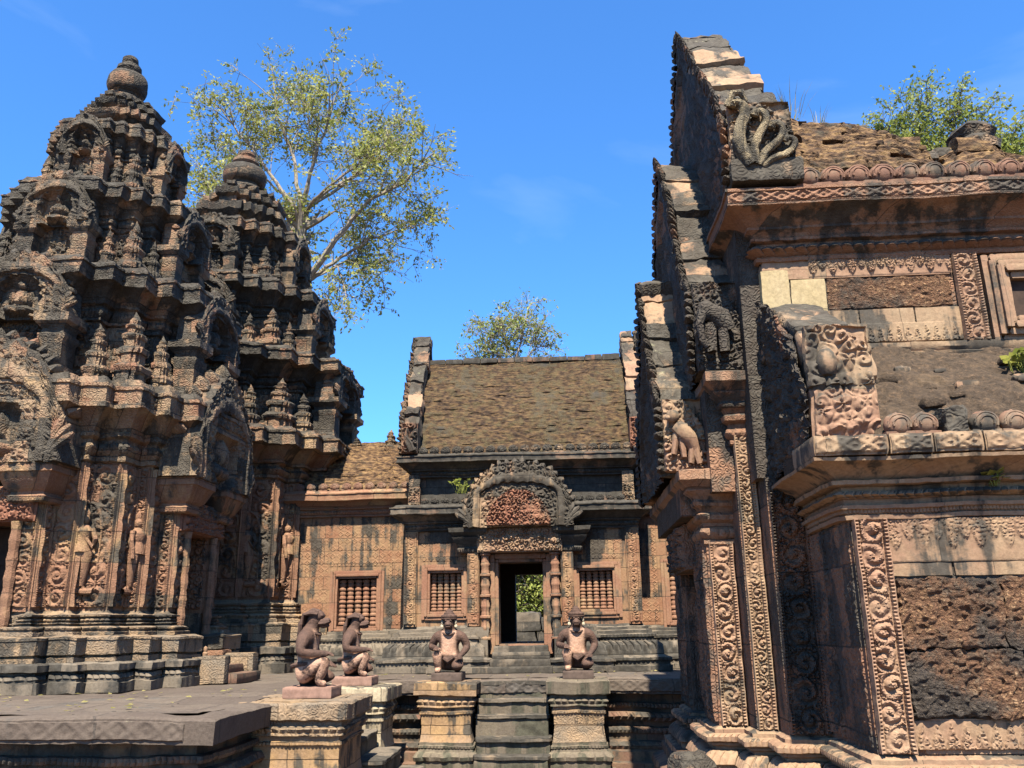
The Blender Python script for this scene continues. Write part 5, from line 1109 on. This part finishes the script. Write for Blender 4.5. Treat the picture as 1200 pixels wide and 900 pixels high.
# ------------------------------------------------------------------ trees
def tree(name, label, base, limbs, leafmat, barkmat, tw=3, ncl=40, lsz=.14, r0=.3, crown_r=.9, seed=0, twl=1.8, skip=.25, shrink=None):
    """limbs: list of polylines (world points); twigs and leaf sprays grow along their outer part"""
    r = random.Random(seed); e = empty(name, base, label, 'tree'); bk = MB(); tips = []
    cen = Vector(shrink[1]) if shrink else None
    for pts, ra, rb in limbs:
        P = [Vector(p) for p in pts]; n = 14
        if shrink: P = [p if p.z < 9.5 else cen+(p-cen)*shrink[0] for p in P]
        L = [0]
        for i in range(len(P)-1): L.append(L[-1]+(P[i+1]-P[i]).length)
        def at(l):
            for i in range(len(P)-1):
                if l <= L[i+1]: return P[i].lerp(P[i+1], (l-L[i])/max(1e-6, L[i+1]-L[i]))
            return P[-1]
        Q = [at(L[-1]*k/n)+Vector((r.gauss(0, .05), r.gauss(0, .05), r.gauss(0, .05)))*(0 if k in (0,) else 1)*L[-1]*.12 for k in range(n+1)]
        bk.tube(Q, [(ra+(rb-ra)*k/n)*(.75 if ra < .3 else 1) for k in range(n+1)], 7)
        for k in range(tw):
            f = r.uniform(.35, 1.); i = min(n, int(f*n)); p = Q[i]; d = (Q[min(n, i+1)]-Q[max(0, i-1)]).normalized()
            for b_ in range(2):
                d2 = (d*.7+Vector((r.gauss(0, .6), r.gauss(0, .6), r.gauss(.25, .5)))).normalized(); l = twl*r.uniform(.4, 1.1)
                m1 = p+d2*l*.5+Vector((0, 0, r.uniform(-.1, .2))); e1 = p+d2*l; bk.tube([p, m1, e1], [max(.012, rb*.9), max(.01, rb*.6), .006], 5)
                tips.append((e1, d2)); tips.append((m1, d2))
                for c in range(2):
                    d3 = (d2+Vector((r.gauss(0, .7), r.gauss(0, .7), r.gauss(.1, .6)))).normalized(); e2 = m1.lerp(e1, .5+.4*c)+d3*l*.5; bk.tube([m1.lerp(e1, .5+.4*c), e2], [.012, .005], 4); tips.append((e2, d3))
        tips.append((Q[-1], Vector((0, 0, 1))))
    bk.build('trunk', barkmat, e)
    pts = []; tw_ = MB()
    for p, d in tips:
        if r.random() < skip: continue
        for j in range(5):
            dd = (d*.5+Vector((r.gauss(0, .8), r.gauss(0, .8), r.gauss(.1, .6)))).normalized(); ln = crown_r*r.uniform(.5, 1.2); q1 = p+dd*ln; tw_.tube([p, p.lerp(q1, .5)+Vector((0, 0, .04)), q1], [.011, .008, .003], 3)
            for k in range(max(3, ncl//5)):
                c = p.lerp(q1, r.uniform(.3, 1.08))+Vector((r.gauss(0, 1), r.gauss(0, 1), r.gauss(-.3, .8)))*lsz*.55
                a = (dd*.6+Vector((r.gauss(0, .6), r.gauss(0, .6), r.gauss(-.35, .5)))).normalized(); b_ = a.cross(Vector((r.gauss(0, 1), r.gauss(0, 1), r.gauss(.6, .6)))).normalized(); s = lsz*r.uniform(.45, 1.25)
                pts += [c-a*s*.5, c+b_*s*.26, c+a*s*.55, c-b_*s*.26]
    tw_.build('twigs', barkmat, e, smooth=0)
    lf = MB(); V = np.array([tuple(q) for q in pts]); lf.add(V, np.arange(len(V)).reshape(-1, 4)); lf.build('crown', leafmat, e, smooth=0)
    return e
def dep(x, z, y): return (x, y, z)
B = (-10.6, 32, 0); F1 = (-10.4, 32, 15.2); F2 = (-10.9, 32.3, 19.0)
limbs = [([B, (-10.3, 32, 8), F1], .5, .34), ([F1, (-10.8, 32.2, 17), F2], .3, .2),
 ([F1, (-9.0, 31.2, 16.6), (-7.2, 30.6, 18.6), (-5.6, 30.5, 19.4), (-4.1, 30, 20.6)], .2, .03), ([F1, (-8.8, 32, 16.4), (-7.2, 31.4, 17), (-5.2, 31, 17.4)], .13, .025),
 ([F1, (-9.0, 32.5, 16.2), (-8.5, 32, 15.0), (-8.2, 31.6, 14.0)], .08, .02), ([F1, (-8.6, 33, 16.8), (-7.2, 33.6, 16.6), (-6.2, 33.6, 16.9)], .1, .02),
 ([F2, (-12.4, 32, 21), (-14.2, 31.4, 23.5), (-15.2, 31, 24.6)], .14, .025), ([F2, (-13, 33, 19.8), (-15.0, 33.6, 20.6), (-16.4, 34, 21.4)], .12, .025), ([F2, (-11.4, 32.4, 22), (-12.4, 32, 24.6), (-12.6, 32, 26.2)], .14, .03),
 ([F2, (-10.7, 33, 22), (-10.6, 33.4, 24.4), (-11.4, 33.6, 26.2)], .13, .025), ([F2, (-10, 31.4, 21.6), (-9.3, 31, 23.6), (-8.7, 30.8, 25.4)], .13, .025), ([F2, (-9.4, 33, 20.6), (-8, 33.4, 22), (-7.0, 33.6, 23.8), (-6.4, 33.6, 24)], .13, .025),
 ([F2, (-9.2, 32, 20.2), (-7.4, 32, 21.4), (-5.8, 31.6, 22.2)], .11, .025), ([F2, (-9.0, 30.6, 19.6), (-7.4, 30, 20.2), (-6.2, 29.6, 20.8)], .1, .025), ([F2, (-12.0, 31, 18.2), (-13.8, 30.4, 18.6), (-15, 30, 19)], .1, .02), ([F2, (-13.2, 32.4, 21.4), (-14.6, 33, 22.8), (-15.8, 33.2, 23.6)], .09, .02)]
tree('tall_tree', 'tall open crowned tree with pale limbs rising behind the two towers', B, limbs, M['leaf'], M['bark'], 9, 40, .17, seed=5, crown_r=.75, twl=1.9, skip=.42, shrink=(.87, (-10.2, 32, 16.5)))
B = (-1.6, 30, 0); F1 = (-1.7, 30, 10.2)
limbs = [([B, F1], .22, .12), ([F1, (-2.3, 30, 11.4), (-2.9, 29.6, 12.7)], .08, .015), ([F1, (-1.5, 30, 11.6), (-1.0, 30.2, 13.5)], .08, .015), ([F1, (-2, 30.5, 11.6), (-2.1, 30.5, 13)], .07, .015), ([F1, (-1.1, 29.6, 11.2), (-.4, 29.4, 12.2)], .06, .012), ([F1, (-2.6, 30.2, 10.8), (-3.4, 30, 11.7)], .06, .012)]
tree('small_tree', 'small sparse tree showing above the middle of the hall roof', B, limbs, M['leaf2'], M['bark'], 8, 24, .13, seed=9, crown_r=.5, twl=.9, skip=.4, shrink=(.85, (-1.9, 30, 10.3)))
B = (15.4, 32, 0); F1 = (15.3, 32, 16)
limbs = [([B, F1], .45, .3)]+[([F1, (15.3+dx*.5, 32+dy*.6, 16+dz*.6), (15.3+dx, 32+dy, 16+dz)], .14, .02) for dx, dy, dz in ((-4.2, 0, 4.3), (-2.8, .8, 5.0), (-1.2, -.6, 5.6), (.2, .5, 6.3), (1.4, -.5, 6.2), (2.8, .5, 5.2), (4, 0, 4.8), (-3.6, -1, 3.2), (-.6, 1.2, 4.2), (1.8, 1.2, 4.2), (3, -1, 3.4), (5.2, .4, 4.2), (-1.8, -1.2, 3.4))]
tree('leafy_tree', 'leafy green tree standing behind the ruined roof of the library', B, limbs, M['leaf2'], M['bark_dark'], 10, 45, .18, seed=12, crown_r=.85, twl=1.7, skip=.25, shrink=(.93, (12.2, 32, 10.5)))
B = (-1.2, 26, 0)
limbs = [([B, (-1.2, 26, 1.6)], .1, .06)]+[([(-1.2, 26, 1.4), (-1.2+dx*.5, 26+dy, 1.4+dz*.6), (-1.2+dx, 26+dy, 1.4+dz)], .04, .01) for dx, dy, dz in ((-1, .2, 1.4), (-.3, -.3, 2.2), (.5, .3, 2.1), (1.1, -.2, 1.5), (.3, .6, 1.0), (-.6, .5, .8), (.9, .4, .7))]
tree('bushy_tree', 'sunlit bushy tree seen through the hall doorway', B, limbs, M['leaf2'], M['bark_dark'], 7, 40, .13, seed=15, crown_r=.5, twl=.9, skip=.1)
q = MB()
for j in range(4):
    x = -2.8-.2*(j % 2)
    while x < 1.0:
        w_ = rng.uniform(.5, .9); q.rbox(x, x+w_-.015, 20.6+rng.uniform(-.02, .02), 21.1, j*.52, j*.52+(.51 if j < 3 else rng.uniform(.25, .5)), 6, 20); x += w_
tag(q.build('ruined_wall', M['hall_base'], rough=[(.03, .15), (.03, .5)]), 'low ruined stone wall seen through the hall doorway', 'wall')

q = MB()
for i in range(150):
    if i % 3: x, y = rng.uniform(-8, -2.9), rng.uniform(6.8, 9.2)
    else: x, y = rng.uniform(-2.7, 2), rng.uniform(11.05, 12.1)
    a = rng.uniform(0, 6.28); s_ = rng.uniform(.02, .045); c = np.array((x, y, PT+.022)); u = np.array((math.cos(a), math.sin(a), rng.uniform(-.1, .1)))*s_; v = np.array((-math.sin(a), math.cos(a), rng.uniform(-.2, .2)))*s_*.5
    q.add([c-u, c+v+(0, 0, .008), c+u, c-v], [[0, 1, 2, 3]])
o = q.build('leaf_litter', M['grass'], smooth=0); tag(o, 'dry leaves scattered over the dark platform paving', 'leaf litter', kind='stuff')
